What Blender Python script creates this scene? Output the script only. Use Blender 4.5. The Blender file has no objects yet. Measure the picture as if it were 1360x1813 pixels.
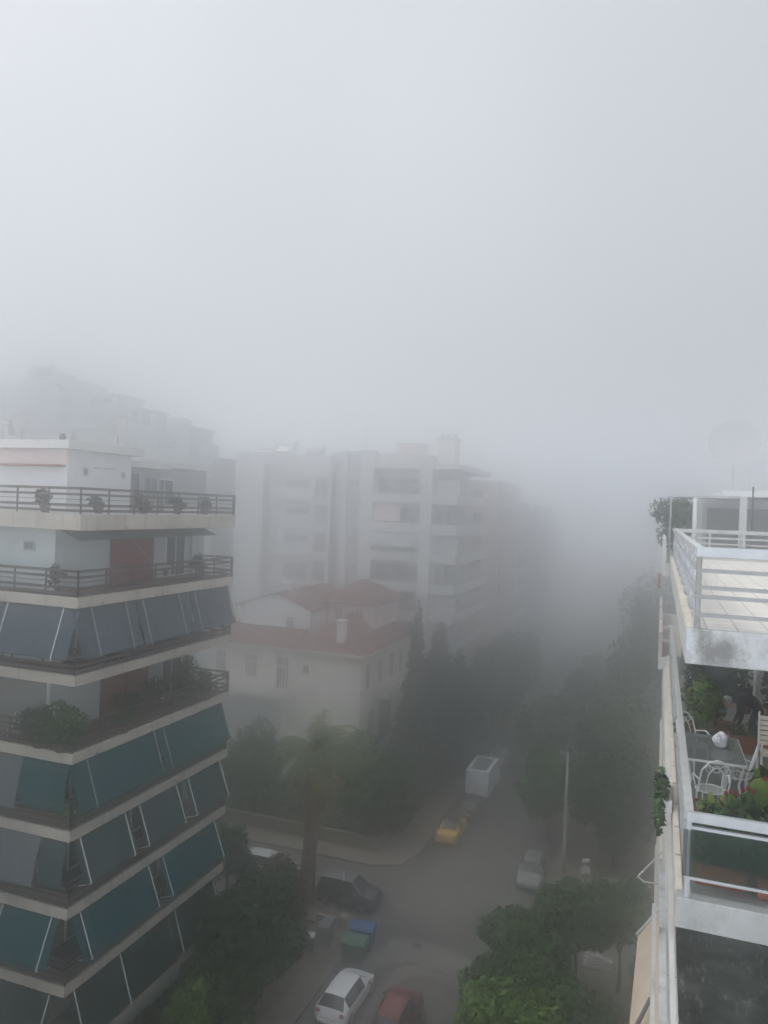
import bpy, math, random
import numpy as np
from mathutils import Vector, Matrix
R = math.radians
random.seed(7)
S = bpy.context.scene
COL = S.collection

# ------------------------------------------------------------------ camera
PITCH, YAW, ROLL = R(-0.34), R(20.05), R(2.1)
up = Vector((0, 0, 1))
Fh = Vector((-math.sin(YAW), math.cos(YAW), 0)); Rh = Vector((math.cos(YAW), math.sin(YAW), 0))
Fw = Fh * math.cos(PITCH) + up * math.sin(PITCH)
U0 = Rh.cross(Fw)
Rc = Rh * math.cos(ROLL) + U0 * math.sin(ROLL)
Uc = U0 * math.cos(ROLL) - Rh * math.sin(ROLL)
cd = bpy.data.cameras.new('camera')
cam = bpy.data.objects.new('camera', cd); COL.objects.link(cam)
m3 = Matrix((Rc, Uc, -Fw)).transposed()
cam.matrix_world = Matrix.Translation((0, 0, 25)) @ m3.to_4x4()
cd.sensor_fit = 'VERTICAL'; cd.sensor_height = 24; cd.lens = 1343 / 1813 * 24
cd.clip_start = 0.1; cd.clip_end = 3000
S.camera = cam

# ------------------------------------------------------------------ sky, sun, exposure
SUN_EL, SUN_AZ = 58, -80          # azimuth from +Y, negative = towards -X
W = bpy.data.worlds.new('World'); S.world = W; W.use_nodes = True
nt = W.node_tree; nt.nodes.clear()
def N(t, **k):
    n = nt.nodes.new(t)
    for a, b in k.items(): setattr(n, a, b)
    return n
out = N('ShaderNodeOutputWorld'); addn = N('ShaderNodeAddShader')
b1 = N('ShaderNodeBackground'); b2 = N('ShaderNodeBackground')
sky = N('ShaderNodeTexSky', sky_type='NISHITA'); sky.sun_disc = False
sky.sun_elevation = R(SUN_EL); sky.sun_rotation = R(SUN_AZ); sky.dust_density = 6; sky.air_density = 1.5
hs = N('ShaderNodeHueSaturation'); hs.inputs['Saturation'].default_value = 0.35; hs.inputs['Value'].default_value = 0.35
nt.links.new(sky.outputs[0], hs.inputs['Color']); nt.links.new(hs.outputs[0], b1.inputs[0])
b1.inputs[1].default_value = 0.05
# overcast dome, brighter overhead, plus a horizon band added to brighten the fog
tc = N('ShaderNodeTexCoord'); sx = N('ShaderNodeSeparateXYZ'); ramp = N('ShaderNodeValToRGB')
nt.links.new(tc.outputs['Generated'], sx.inputs[0]); nt.links.new(sx.outputs['Z'], ramp.inputs[0])
el = ramp.color_ramp.elements
def grey(k): return (k * 0.948, k * 0.987, k * 1.055, 1)
el[0].position = 0.0; el[0].color = grey(2.3)
el[1].position = 1.0; el[1].color = grey(1.25)
for q, k in ((0.055, 2.0), (0.1, 0.5), (0.2, 0.55), (0.3, 0.58), (0.45, 0.61), (0.55, 0.61), (0.7, 0.65)):
    e = el.new(q); e.color = grey(k)
# brightness added to the sky behind the camera, to light camera-facing walls
back = N('ShaderNodeMapRange'); back.inputs['From Min'].default_value = 0.1; back.inputs['From Max'].default_value = -0.9
back.inputs['To Min'].default_value = 1.0; back.inputs['To Max'].default_value = 1.9
nt.links.new(sx.outputs['Y'], back.inputs['Value'])
mn = N('ShaderNodeTexNoise'); mn.inputs['Scale'].default_value = 2.2; mn.inputs['Detail'].default_value = 3; nt.links.new(tc.outputs['Generated'], mn.inputs['Vector'])
mr = N('ShaderNodeMapRange'); mr.inputs['To Min'].default_value = 0.86; mr.inputs['To Max'].default_value = 1.14; nt.links.new(mn.outputs['Fac'], mr.inputs['Value'])
xl = N('ShaderNodeMapRange'); xl.inputs['From Min'].default_value = 0.25; xl.inputs['From Max'].default_value = -0.75; xl.inputs['To Min'].default_value = 0.93; xl.inputs['To Max'].default_value = 1.1
nt.links.new(sx.outputs['X'], xl.inputs['Value']); mx_ = N('ShaderNodeMath', operation='MULTIPLY'); nt.links.new(xl.outputs[0], mx_.inputs[0]); nt.links.new(mr.outputs[0], mx_.inputs[1])
mm_ = N('ShaderNodeMath', operation='MULTIPLY'); nt.links.new(back.outputs[0], mm_.inputs[0]); nt.links.new(mx_.outputs[0], mm_.inputs[1])
vm = N('ShaderNodeVectorMath', operation='SCALE'); nt.links.new(ramp.outputs[0], vm.inputs[0]); nt.links.new(mm_.outputs[0], vm.inputs['Scale'])
nt.links.new(vm.outputs[0], b2.inputs[0]); b2.inputs[1].default_value = 1.0
nt.links.new(b1.outputs[0], addn.inputs[0]); nt.links.new(b2.outputs[0], addn.inputs[1])
nt.links.new(addn.outputs[0], out.inputs['Surface'])
sl = bpy.data.lights.new('sun', 'SUN'); sl.energy = 1.1; sl.angle = R(12); sl.color = (1, 0.96, 0.9)
so = bpy.data.objects.new('sun', sl); COL.objects.link(so); so.location = (-40, 10, 90)
d = Vector((math.sin(R(SUN_AZ)) * math.cos(R(SUN_EL)), math.cos(R(SUN_AZ)) * math.cos(R(SUN_EL)), math.sin(R(SUN_EL))))
so.rotation_euler = d.to_track_quat('Z', 'Y').to_euler()
S.view_settings.view_transform = 'Standard'; S.view_settings.look = 'None'
S.view_settings.exposure = 0.0; S.view_settings.gamma = 1.0
S.cycles.volume_bounces = 20; S.cycles.max_bounces = 24; S.cycles.diffuse_bounces = 4
S.cycles.transparent_max_bounces = 12
S.cycles.use_denoising = True
FOG = 0.025; FOGG = 0.96

# ------------------------------------------------------------------ materials
def mat(name, col, rough=0.85, var=0.14, scale=2.0, bump=0.0, metal=0.0, spec=0.3, stain=None, stain_amt=0.5, stain_scale=(1.2, 1.2, 0.25), leaf=False, stain_lo=0.52, stain_hi=0.75):
    m = bpy.data.materials.new(name); m.use_nodes = True
    t = m.node_tree; p = t.nodes['Principled BSDF']
    p.inputs['Roughness'].default_value = rough; p.inputs['Metallic'].default_value = metal
    p.inputs['Specular IOR Level'].default_value = spec
    c = t.nodes.new('ShaderNodeTexCoord')
    n = t.nodes.new('ShaderNodeTexNoise'); n.inputs['Scale'].default_value = scale; n.inputs['Detail'].default_value = 7; n.inputs['Roughness'].default_value = 0.65
    t.links.new(c.outputs['Object'], n.inputs['Vector'])
    r = t.nodes.new('ShaderNodeValToRGB')
    r.color_ramp.elements[0].position = 0.3; r.color_ramp.elements[1].position = 0.7
    r.color_ramp.elements[0].color = tuple(x * (1 - var) for x in col) + (1,)
    r.color_ramp.elements[1].color = tuple(min(1, x * (1 + var)) for x in col) + (1,)
    fac = n.outputs['Fac']
    if leaf:
        g = t.nodes.new('ShaderNodeNewGeometry')
        mx = t.nodes.new('ShaderNodeMath'); mx.operation = 'MULTIPLY_ADD'
        t.links.new(g.outputs['Random Per Island'], mx.inputs[0]); mx.inputs[1].default_value = 0.5
        ml = t.nodes.new('ShaderNodeMath'); ml.operation = 'MULTIPLY'; ml.inputs[1].default_value = 0.55
        t.links.new(fac, ml.inputs[0]); t.links.new(ml.outputs[0], mx.inputs[2]); fac = mx.outputs[0]
        p.inputs['Subsurface Weight'].default_value = 0.0
    t.links.new(fac, r.inputs[0]); colour = r.outputs[0]
    if stain:
        mp = t.nodes.new('ShaderNodeMapping'); mp.inputs['Scale'].default_value = stain_scale
        t.links.new(c.outputs['Object'], mp.inputs[0])
        n2 = t.nodes.new('ShaderNodeTexNoise'); n2.inputs['Scale'].default_value = 1.6; n2.inputs['Detail'].default_value = 8; n2.inputs['Roughness'].default_value = 0.7
        t.links.new(mp.outputs[0], n2.inputs['Vector'])
        r2 = t.nodes.new('ShaderNodeValToRGB'); r2.color_ramp.elements[0].position = stain_lo; r2.color_ramp.elements[1].position = stain_hi
        r2.color_ramp.elements[1].color = (stain_amt,) * 3 + (1,)
        t.links.new(n2.outputs['Fac'], r2.inputs[0])
        mixn = t.nodes.new('ShaderNodeMix'); mixn.data_type = 'RGBA'
        t.links.new(r2.outputs[0], mixn.inputs[0]); t.links.new(colour, mixn.inputs[6]); mixn.inputs[7].default_value = tuple(stain) + (1,)
        colour = mixn.outputs[2]
    t.links.new(colour, p.inputs['Base Color'])
    if bump:
        b = t.nodes.new('ShaderNodeBump'); b.inputs['Strength'].default_value = bump; b.inputs['Distance'].default_value = 0.02
        nb = t.nodes.new('ShaderNodeTexNoise'); nb.inputs['Scale'].default_value = scale * 9; nb.inputs['Detail'].default_value = 4
        t.links.new(c.outputs['Object'], nb.inputs['Vector']); t.links.new(nb.outputs['Fac'], b.inputs['Height']); t.links.new(b.outputs[0], p.inputs['Normal'])
    return m

def canvas_wave(m):
    t = m.node_tree; p = t.nodes['Principled BSDF']; c = t.nodes.new('ShaderNodeTexCoord')
    mp = t.nodes.new('ShaderNodeMapping'); mp.inputs['Scale'].default_value = (1.6, 1.6, 0.35)
    n = t.nodes.new('ShaderNodeTexNoise'); n.inputs['Scale'].default_value = 1.5; n.inputs['Detail'].default_value = 2
    b = t.nodes.new('ShaderNodeBump'); b.inputs['Strength'].default_value = 0.8; b.inputs['Distance'].default_value = 0.12
    t.links.new(c.outputs['Object'], mp.inputs[0]); t.links.new(mp.outputs[0], n.inputs['Vector']); t.links.new(n.outputs['Fac'], b.inputs['Height']); t.links.new(b.outputs[0], p.inputs['Normal'])
def glass(name, col, rough=0.08, alpha=1.0, spec=0.6):
    m = mat(name, col, rough, 0.05, 1.0, spec=spec)
    if alpha < 1: m.node_tree.nodes['Principled BSDF'].inputs['Alpha'].default_value = alpha
    return m

def tiled(name, col, grout, size=(0.34, 0.34), mortar=0.012, rough=0.6, var=0.1, offset=0.0, dirt=(0.3, 0.28, 0.25), spec=0.3):
    m = mat(name, col, rough, var, 1.3, spec=spec, stain=dirt, stain_amt=0.35, stain_scale=(0.5, 0.5, 0.5))
    t = m.node_tree; p = t.nodes['Principled BSDF']
    src = p.inputs['Base Color'].links[0].from_socket
    c = t.nodes.new('ShaderNodeTexCoord'); b = t.nodes.new('ShaderNodeTexBrick')
    b.offset = offset; b.inputs['Scale'].default_value = 1.0; b.inputs['Brick Width'].default_value = size[0]; b.inputs['Row Height'].default_value = size[1]
    b.inputs['Mortar Size'].default_value = mortar; b.inputs['Mortar Smooth'].default_value = 0.2
    b.inputs['Color1'].default_value = (1, 1, 1, 1); b.inputs['Color2'].default_value = (0.9, 0.9, 0.9, 1); b.inputs['Mortar'].default_value = (grout,) * 3 + (1,)
    t.links.new(c.outputs['Object'], b.inputs['Vector'])
    mx = t.nodes.new('ShaderNodeMix'); mx.data_type = 'RGBA'; mx.blend_type = 'MULTIPLY'; mx.inputs[0].default_value = 1
    t.links.new(src, mx.inputs[6]); t.links.new(b.outputs['Color'], mx.inputs[7]); t.links.new(mx.outputs[2], p.inputs['Base Color'])
    return m

M = dict(
 asphalt=mat('asphalt', (0.09, 0.085, 0.077), 0.75, 0.22, 0.35, 0.3, stain=(0.05, 0.048, 0.045), stain_amt=0.7, stain_scale=(0.12, 0.3, 0.3)),
 concrete_patch=mat('concrete_patch', (0.155, 0.149, 0.134), 0.85, 0.15, 0.5, 0.3, stain=(0.08, 0.075, 0.07), stain_amt=0.6, stain_scale=(0.25, 0.4, 0.3)),
 dark_patch=mat('dark_patch', (0.075, 0.073, 0.07), 0.7, 0.2, 0.5, 0.3),
 soil=mat('soil', (0.085, 0.072, 0.05), 0.95, 0.35, 0.6, 0.4, stain=(0.04, 0.06, 0.02), stain_amt=0.8, stain_scale=(0.3, 0.3, 0.3)),
 pavement=tiled('pavement_tile', (0.17, 0.15, 0.122), 0.6, (0.4, 0.4), 0.015, 0.85, 0.2),
 kerb=mat('kerb', (0.15, 0.142, 0.13), 0.85, 0.2, 1.5),
 white_mark=mat('road_paint', (0.5, 0.5, 0.48), 0.8, 0.3, 6, stain=(0.12, 0.115, 0.105), stain_amt=0.9, stain_scale=(3, 3, 3)),
 slab=mat('cream_concrete', (0.5, 0.46, 0.395), 0.85, 0.13, 0.8, 0.2, stain=(0.15, 0.125, 0.095), stain_amt=0.8, stain_scale=(1.6, 1.6, 0.16)),
 slab_white=mat('white_concrete', (0.62, 0.61, 0.58), 0.85, 0.1, 0.8, 0.2, stain=(0.3, 0.29, 0.27), stain_amt=0.5, stain_scale=(1.3, 1.3, 0.2)),
 wall_pale=mat('pale_blue_wall', (0.55, 0.6, 0.6), 0.9, 0.08, 0.6, stain=(0.4, 0.43, 0.43), stain_amt=0.4),
 wall_white=mat('white_wall', (0.67, 0.68, 0.67), 0.9, 0.06, 0.6, stain=(0.5, 0.5, 0.48), stain_amt=0.4),
 wall_grey=mat('grey_wall', (0.42, 0.43, 0.43), 0.9, 0.1, 0.6, stain=(0.26, 0.26, 0.25), stain_amt=0.5),
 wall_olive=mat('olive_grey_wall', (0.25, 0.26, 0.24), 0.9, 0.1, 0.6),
 wall_cream=mat('cream_wall', (0.66, 0.63, 0.57), 0.9, 0.09, 0.4, stain=(0.4, 0.37, 0.32), stain_amt=0.5),
 wall_pink=mat('pinkish_wall', (0.62, 0.53, 0.5), 0.9, 0.09, 0.4, stain=(0.42, 0.36, 0.34), stain_amt=0.4),
 rail_brown=mat('brown_metal', (0.085, 0.06, 0.052), 0.5, 0.2, 3),
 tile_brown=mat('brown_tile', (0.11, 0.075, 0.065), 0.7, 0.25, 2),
 awn_blue=mat('blue_grey_canvas', (0.078, 0.1, 0.116), 0.95, 0.12, 0.9, 0.1, spec=0.1, stain=(0.06, 0.09, 0.11), stain_amt=0.5),
 awn_teal=mat('teal_canvas', (0.005, 0.062, 0.075), 0.95, 0.14, 0.9, 0.1, spec=0.1, stain=(0.008, 0.07, 0.08), stain_amt=0.5),
 awn_green=mat('grey_green_canvas', (0.042, 0.07, 0.07), 0.95, 0.12, 0.9, 0.1, spec=0.1, stain=(0.03, 0.08, 0.08), stain_amt=0.5),
 awn_dteal=mat('green_teal_canvas', (0.022, 0.075, 0.083), 0.95, 0.12, 0.9, 0.1, spec=0.1, stain=(0.015, 0.09, 0.1), stain_amt=0.5),
 awn_dark=mat('dark_green_canvas', (0.008, 0.028, 0.024), 0.95, 0.14, 0.9, 0.1, spec=0.1),
 awn_grey=mat('grey_canvas', (0.12, 0.14, 0.15), 0.95, 0.1, 0.9, 0.1, spec=0.1),
 awn_mint=mat('mint_canvas', (0.24, 0.33, 0.32), 0.95, 0.1, 0.9, 0.1, spec=0.1),
 awn_beige=mat('beige_canvas', (0.45, 0.385, 0.3), 0.95, 0.1, 1.4, 0.15, spec=0.1, stain=(0.45, 0.38, 0.3), stain_amt=0.5, stain_scale=(1, 3, 0.2)),
 white_metal=mat('white_metal', (0.72, 0.73, 0.72), 0.45, 0.08, 3, spec=0.4),
 grey_metal=mat('grey_metal', (0.35, 0.36, 0.37), 0.45, 0.15, 4, metal=0.3),
 light_metal=mat('light_grey_metal', (0.44, 0.455, 0.47), 0.45, 0.1, 3, metal=0.2, stain=(0.3, 0.31, 0.33), stain_amt=0.5, stain_scale=(3, 3, 3)),
 dark_metal=mat('dark_metal', (0.045, 0.047, 0.05), 0.5, 0.2, 4),
 shutter_red=mat('red_shutter', (0.25, 0.085, 0.08), 0.7, 0.14, 1.5, 0.1, stain=(0.17, 0.06, 0.055), stain_amt=0.5),
 window=glass('window_glass', (0.06, 0.07, 0.075)),
 win_grey=mat('window_shade', (0.16, 0.17, 0.17), 0.4, 0.15, 1),
 roof_tile=tiled('red_roof_tile', (0.17, 0.082, 0.064), 0.55, (0.24, 0.33), 0.03, 0.85, 0.22, 0.5, dirt=(0.16, 0.08, 0.06)),
 wood=mat('brown_shutter_wood', (0.12, 0.09, 0.072), 0.8, 0.2, 4),
 trunk=mat('bark', (0.085, 0.065, 0.05), 0.95, 0.3, 3, 0.6),
 palm_trunk=mat('palm_bark', (0.15, 0.105, 0.085), 0.95, 0.35, 5, 0.9),
 leaf_dark=mat('dark_leaf', (0.017, 0.04, 0.011), 0.75, 0.65, 0.7, leaf=True),
 leaf_mid=mat('mid_leaf', (0.027, 0.065, 0.014), 0.75, 0.6, 0.7, leaf=True),
 leaf_light=mat('light_leaf', (0.056, 0.108, 0.012), 0.7, 0.6, 0.8, leaf=True),
 leaf_citrus=mat('citrus_leaf', (0.07, 0.12, 0.015), 0.6, 0.8, 4, leaf=True),
 leaf_far=mat('hazed_leaf', (0.07, 0.095, 0.055), 0.8, 0.5, 0.7, leaf=True),  # paler copy for distant trees, fog haze put into the colour
 leaf_cypress=mat('cypress_leaf', (0.042, 0.06, 0.042), 0.85, 0.5, 0.6, leaf=True),
 leaf_red=mat('reddish_leaf', (0.085, 0.05, 0.032), 0.8, 0.5, 0.8, leaf=True),
 leaf_yellow=mat('yellow_leaf', (0.16, 0.15, 0.03), 0.8, 0.5, 0.8, leaf=True),
 frond=mat('palm_frond', (0.085, 0.115, 0.04), 0.7, 0.5, 1, leaf=True),
 frond_dry=mat('dry_frond', (0.32, 0.22, 0.1), 0.85, 0.4, 1, leaf=True),
 terracotta=mat('terracotta', (0.24, 0.085, 0.045), 0.85, 0.16, 5, 0.15, stain=(0.1, 0.055, 0.04), stain_amt=0.6),
 pot_dark=mat('dark_pot', (0.09, 0.06, 0.05), 0.85, 0.2, 5),
 tyre=mat('tyre_rubber', (0.02, 0.02, 0.02), 0.9, 0.2, 5),
 rim=mat('wheel_rim', (0.4, 0.41, 0.42), 0.35, 0.1, 5, metal=0.8),
 car_glass=glass('car_glass', (0.02, 0.024, 0.026), 0.06),
 tail=mat('tail_lamp', (0.4, 0.02, 0.02), 0.25, 0.1, 4, spec=0.6),
 headl=mat('head_lamp', (0.7, 0.72, 0.74), 0.15, 0.1, 4, spec=0.7),
 plate=mat('number_plate', (0.7, 0.7, 0.66), 0.5, 0.1, 5),
 black_plastic=mat('black_plastic', (0.025, 0.025, 0.027), 0.6, 0.2, 5),
)
for k_ in list(M):
    if k_.startswith('awn_'): canvas_wave(M[k_])
def paint(name, col, rough=0.3):
    m = mat(name, col, rough, 0.05, 1.0, spec=0.5, stain=tuple(x * 0.8 for x in col), stain_amt=0.4)
    m.node_tree.nodes['Principled BSDF'].inputs['Coat Weight'].default_value = 0.4
    return m

# ------------------------------------------------------------------ mesh builder
class MB:
    def __init__(s): s.v = []; s.f = []
    def add(s, vs, fs):
        n = len(s.v); s.v += [tuple(x) for x in vs]; s.f += [tuple(i + n for i in f) for f in fs]; return s
    def box(s, x0, x1, y0, y1, z0, z1):
        return s.add([(x0, y0, z0), (x1, y0, z0), (x1, y1, z0), (x0, y1, z0), (x0, y0, z1), (x1, y0, z1), (x1, y1, z1), (x0, y1, z1)],
                     [(0, 3, 2, 1), (4, 5, 6, 7), (0, 1, 5, 4), (1, 2, 6, 5), (2, 3, 7, 6), (3, 0, 4, 7)])
    def cbox(s, c, w, dp, h): return s.box(c[0] - w / 2, c[0] + w / 2, c[1] - dp / 2, c[1] + dp / 2, c[2], c[2] + h)
    def bar(s, p, q, w, h=None, ref=(0, 0, 1)):
        p = Vector(p); q = Vector(q); h = h or w
        d = (q - p).normalized(); a = d.cross(Vector(ref))
        if a.length < 1e-4: a = d.cross(Vector((1, 0, 0)))
        a.normalize(); b = a.cross(d).normalized(); a = a * w / 2; b = b * h / 2
        vs = [o + sa * a + sb * b for o in (p, q) for sa, sb in ((-1, -1), (1, -1), (1, 1), (-1, 1))]
        return s.add(vs, [(0, 1, 2, 3), (7, 6, 5, 4), (0, 4, 5, 1), (1, 5, 6, 2), (2, 6, 7, 3), (3, 7, 4, 0)])
    def tube(s, pts, r, n=7):
        pts = [Vector(p) for p in pts]; k = len(pts)
        rs = r if isinstance(r, (list, tuple)) else [r] * k
        vs = []; a = None
        for i, p in enumerate(pts):
            d = (pts[min(i + 1, k - 1)] - pts[max(i - 1, 0)]).normalized()
            if a is None: a = d.cross(Vector((0, 0, 1)))
            else: a = a - d * a.dot(d)
            if a.length < 1e-3: a = d.cross(Vector((1, 0, 0)))
            a.normalize(); b = d.cross(a)
            vs += [p + (a * math.cos(2 * math.pi * j / n) + b * math.sin(2 * math.pi * j / n)) * rs[i] for j in range(n)]
        fs = [(i * n + j, i * n + (j + 1) % n, (i + 1) * n + (j + 1) % n, (i + 1) * n + j) for i in range(k - 1) for j in range(n)]
        fs += [tuple(range(n - 1, -1, -1)), tuple(range((k - 1) * n, k * n))]
        return s.add(vs, fs)
    def lathe(s, prof, n=16, c=(0, 0, 0)):
        vs = [(c[0] + r * math.cos(2 * math.pi * j / n), c[1] + r * math.sin(2 * math.pi * j / n), c[2] + z) for r, z in prof for j in range(n)]
        k = len(prof)
        fs = [(i * n + j, i * n + (j + 1) % n, (i + 1) * n + (j + 1) % n, (i + 1) * n + j) for i in range(k - 1) for j in range(n)]
        fs += [tuple(range(n - 1, -1, -1)), tuple(range((k - 1) * n, k * n))]
        return s.add(vs, fs)
    def ball(s, c, rx, ry, rz, n=10, k=7):
        return s.lathe_s([(math.sin(math.pi * i / k), -math.cos(math.pi * i / k)) for i in range(k + 1)], n, c, rx, ry, rz)
    def lathe_s(s, prof, n, c, rx, ry, rz):
        t = MB(); t.lathe([(max(r, 1e-3), z) for r, z in prof], n)
        return s.add([(c[0] + x * rx, c[1] + y * ry, c[2] + z * rz) for x, y, z in t.v], t.f)
    def prism(s, poly, z0, z1):
        n = len(poly)
        vs = [(x, y, z0) for x, y in poly] + [(x, y, z1) for x, y in poly]
        return s.add(vs, [tuple(range(n - 1, -1, -1)), tuple(range(n, 2 * n))] + [(i, (i + 1) % n, n + (i + 1) % n, n + i) for i in range(n)])
    def panel(s, a, b, c, d, t=0.02):
        a, b, c, d = map(Vector, (a, b, c, d)); nn = (b - a).cross(d - a).normalized() * t
        vs = [a, b, c, d, a + nn, b + nn, c + nn, d + nn]
        return s.add(vs, [(0, 3, 2, 1), (4, 5, 6, 7), (0, 1, 5, 4), (1, 2, 6, 5), (2, 3, 7, 6), (3, 0, 4, 7)])
    def xf(s, mt):
        s.v = [tuple(mt @ Vector(v)) for v in s.v]; return s
    def build(s, name, m, parent=None, local=False, smooth=False, bevel=0, label=None):
        o = Vector((0, 0, 0))
        if parent and not local:
            q = parent
            while q: o = o + q.location; q = q.parent
        me = bpy.data.meshes.new(name)
        me.from_pydata([(x - o.x, y - o.y, z - o.z) for x, y, z in s.v], [], s.f)
        if m: me.materials.append(m)
        if smooth: me.polygons.foreach_set('use_smooth', [True] * len(me.polygons))
        me.update()
        ob = bpy.data.objects.new(name, me); COL.objects.link(ob)
        if parent: ob.parent = parent
        if bevel:
            b = ob.modifiers.new('bevel', 'BEVEL'); b.width = bevel; b.segments = 2; b.limit_method = 'ANGLE'
        if label: ob['label'] = label
        return ob

def thing(name, label, cat, loc=(0, 0, 0), rz=0, group=None):
    o = bpy.data.objects.new(name, None); COL.objects.link(o); o.empty_display_size = 0.3
    o.location = loc; o.rotation_euler = (0, 0, rz); o['label'] = label; o['category'] = cat
    if group: o['group'] = group
    return o
def tag(o, label, cat, group=None):
    o['label'] = label; o['category'] = cat
    if group: o['group'] = group
    return o
def struct(o, kind='structure', label=None, cat=None):
    o['kind'] = kind
    if label: o['label'] = label
    if cat: o['category'] = cat
    return o
def dup(root, loc, rz, label, group=None):
    r = root.copy(); COL.objects.link(r); r.location = loc; r.rotation_euler = (0, 0, rz); r['label'] = label
    if group: r['group'] = group
    for ch in list(root.children):
        c = ch.copy(); COL.objects.link(c); c.parent = r
        for g in list(ch.children):
            q = g.copy(); COL.objects.link(q); q.parent = c
    return r

# ------------------------------------------------------------------ foliage
RNG = np.random.default_rng(11)
def leaf_mesh(name, blobs, n, size, m, parent, droop=0.0, aspect=1.6, up_bias=0.5):
    """blobs: list of (cx,cy,cz,rx,ry,rz) in the parent's local space; n leaf quads spread over their outer shells"""
    b = np.array(blobs, float)
    w = (b[:, 3] * b[:, 4] * b[:, 5]) ** 0.67; w /= w.sum()
    k = RNG.choice(len(b), n, p=w)
    dirs = RNG.normal(size=(n, 3)); dirs /= np.linalg.norm(dirs, axis=1)[:, None]
    rad = 0.45 + 0.6 * RNG.random(n) ** 0.6
    c = b[k, :3] + dirs * rad[:, None] * b[k, 3:]
    nr = dirs * 0.7 + RNG.normal(size=(n, 3)) * 0.6 + np.array([0, 0, up_bias]); nr /= np.linalg.norm(nr, axis=1)[:, None]
    t = np.cross(nr, RNG.normal(size=(n, 3))); t /= np.linalg.norm(t, axis=1)[:, None]; u = np.cross(nr, t)
    s = size * (0.6 + 0.8 * RNG.random(n))[:, None]
    t *= s * aspect / 2; u *= s / 2
    v = np.stack([c - t, c + u * 0.9 - nr * s * droop, c + t, c - u * 0.9 - nr * s * droop], 1).reshape(-1, 3)
    me = bpy.data.meshes.new(name); me.vertices.add(4 * n); me.vertices.foreach_set('co', v.astype(np.float32).ravel())
    me.loops.add(4 * n); me.loops.foreach_set('vertex_index', np.arange(4 * n, dtype=np.int32))
    me.polygons.add(n); me.polygons.foreach_set('loop_start', np.arange(0, 4 * n, 4, dtype=np.int32)); me.polygons.foreach_set('loop_total', np.full(n, 4, dtype=np.int32))
    me.update(calc_edges=True); me.materials.append(m)
    o = bpy.data.objects.new(name, me); COL.objects.link(o)
    if parent: o.parent = parent
    return o
def blobs_in(c, r, nb, frac=0.42, rng=random):
    out_ = []
    for i in range(nb):
        while True:
            x, y, z = (rng.uniform(-1, 1) for _ in range(3))
            if x * x + y * y + z * z < 1: break
        q = frac * rng.uniform(0.65, 1.25)
        out_.append((c[0] + x * r[0] * 0.8, c[1] + y * r[1] * 0.8, c[2] + z * r[2] * 0.8, r[0] * q, r[1] * q, r[2] * q))
    return out_
def tree(label, x, y, h, r, m, n=2600, leaf=0.3, crown_h=0.62, nb=16, trunk_r=0.14, z0=0.0, name='street_tree', cat='tree', group=None, lean=0.0, frac=0.42):
    t = thing(name, label, cat, (x, y, z0), 0, group)
    ch = h * crown_h; cz = h - ch / 2
    bl = blobs_in((lean, 0, cz), (r, r, ch / 2), nb, frac)
    tr = MB(); tr.tube([(0, 0, 0), (0.06, 0.02, h * 0.2), (lean * 0.5, 0.04, h * 0.42), (lean, 0, cz)], [trunk_r * 1.3, trunk_r, trunk_r * 0.8, trunk_r * 0.4])
    for b in bl[:7]:
        tr.tube([(lean * 0.4, 0.03, h * 0.36), ((b[0] + lean) * 0.4, b[1] * 0.4, (h * 0.4 + b[2]) / 2), (b[0], b[1], b[2])], [trunk_r * 0.55, trunk_r * 0.4, trunk_r * 0.15], 5)
    tr.build('trunk', M['trunk'], t, local=True, smooth=True)
    leaf_mesh('crown', bl, n, leaf, m, t)
    return t
def pot_plant(label, x, y, z, r, h, m, pot=(0.16, 0.26), potm='terracotta', n=260, leaf=0.09, nb=7, name='potted_plant', group=None, frac=0.5):
    t = thing(name, label, 'plant', (x, y, z), 0, group)
    pr, ph = pot
    MB().lathe([(pr * 0.7, 0), (pr * 0.95, ph * 0.8), (pr * 1.05, ph * 0.82), (pr * 1.05, ph), (pr * 0.9, ph), (pr * 0.85, ph * 0.88)], 14).build('pot', M[potm], t, local=True, smooth=False)
    MB().tube([(0, 0, ph * 0.85), (0.02, 0.01, ph + (h - ph) * 0.6)], [0.02, 0.01], 5).build('stem', M['trunk'], t, local=True)
    leaf_mesh('foliage', blobs_in((0, 0, ph + (h - ph) / 2), (r, r, (h - ph) / 2 + 0.05), nb, frac), n, leaf, m, t)
    return t

# ------------------------------------------------------------------ ground, roads, pavements
g = MB().box(-420, 420, -60, 520, -1.0, 0.0).build('ground', M['soil']); struct(g)
def sheet(name, poly, z, m):
    o = MB().add([(x, y, z) for x, y in poly], [tuple(range(len(poly)))]).build(name, m); struct(o); return o
# the street runs along +Y, the cross street along X
sheet('road', [(-15.6, -40), (-6.4, -40), (-6.4, 43.3), (60, 43.3), (60, 49.4), (-6.4, 49.4), (-6.4, 400), (-15.6, 400), (-15.6, 49.4), (-120, 49.4), (-120, 43.3), (-15.6, 43.3)], 0.004, M['asphalt'])
M['worn_asphalt'] = mat('worn_asphalt', (0.105, 0.1, 0.09), 0.75, 0.2, 0.5, 0.3, stain=(0.06, 0.057, 0.052), stain_amt=0.7, stain_scale=(0.3, 0.3, 0.3))
sheet('concrete_road_patch', [(-14.6, 28), (-6.7, 28), (-6.7, 40.0), (-8.2, 41.1), (-9.8, 41.8), (-12.4, 42.3), (-13.8, 41.6), (-14.3, 40.0)], 0.008, M['concrete_patch'])
sheet('dark_road_patch', [(-12.9, 28), (-6.8, 28), (-6.8, 37.4), (-9.4, 38.9), (-11.4, 39.3), (-12.5, 37.0)], 0.0115, M['asphalt'])
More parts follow.
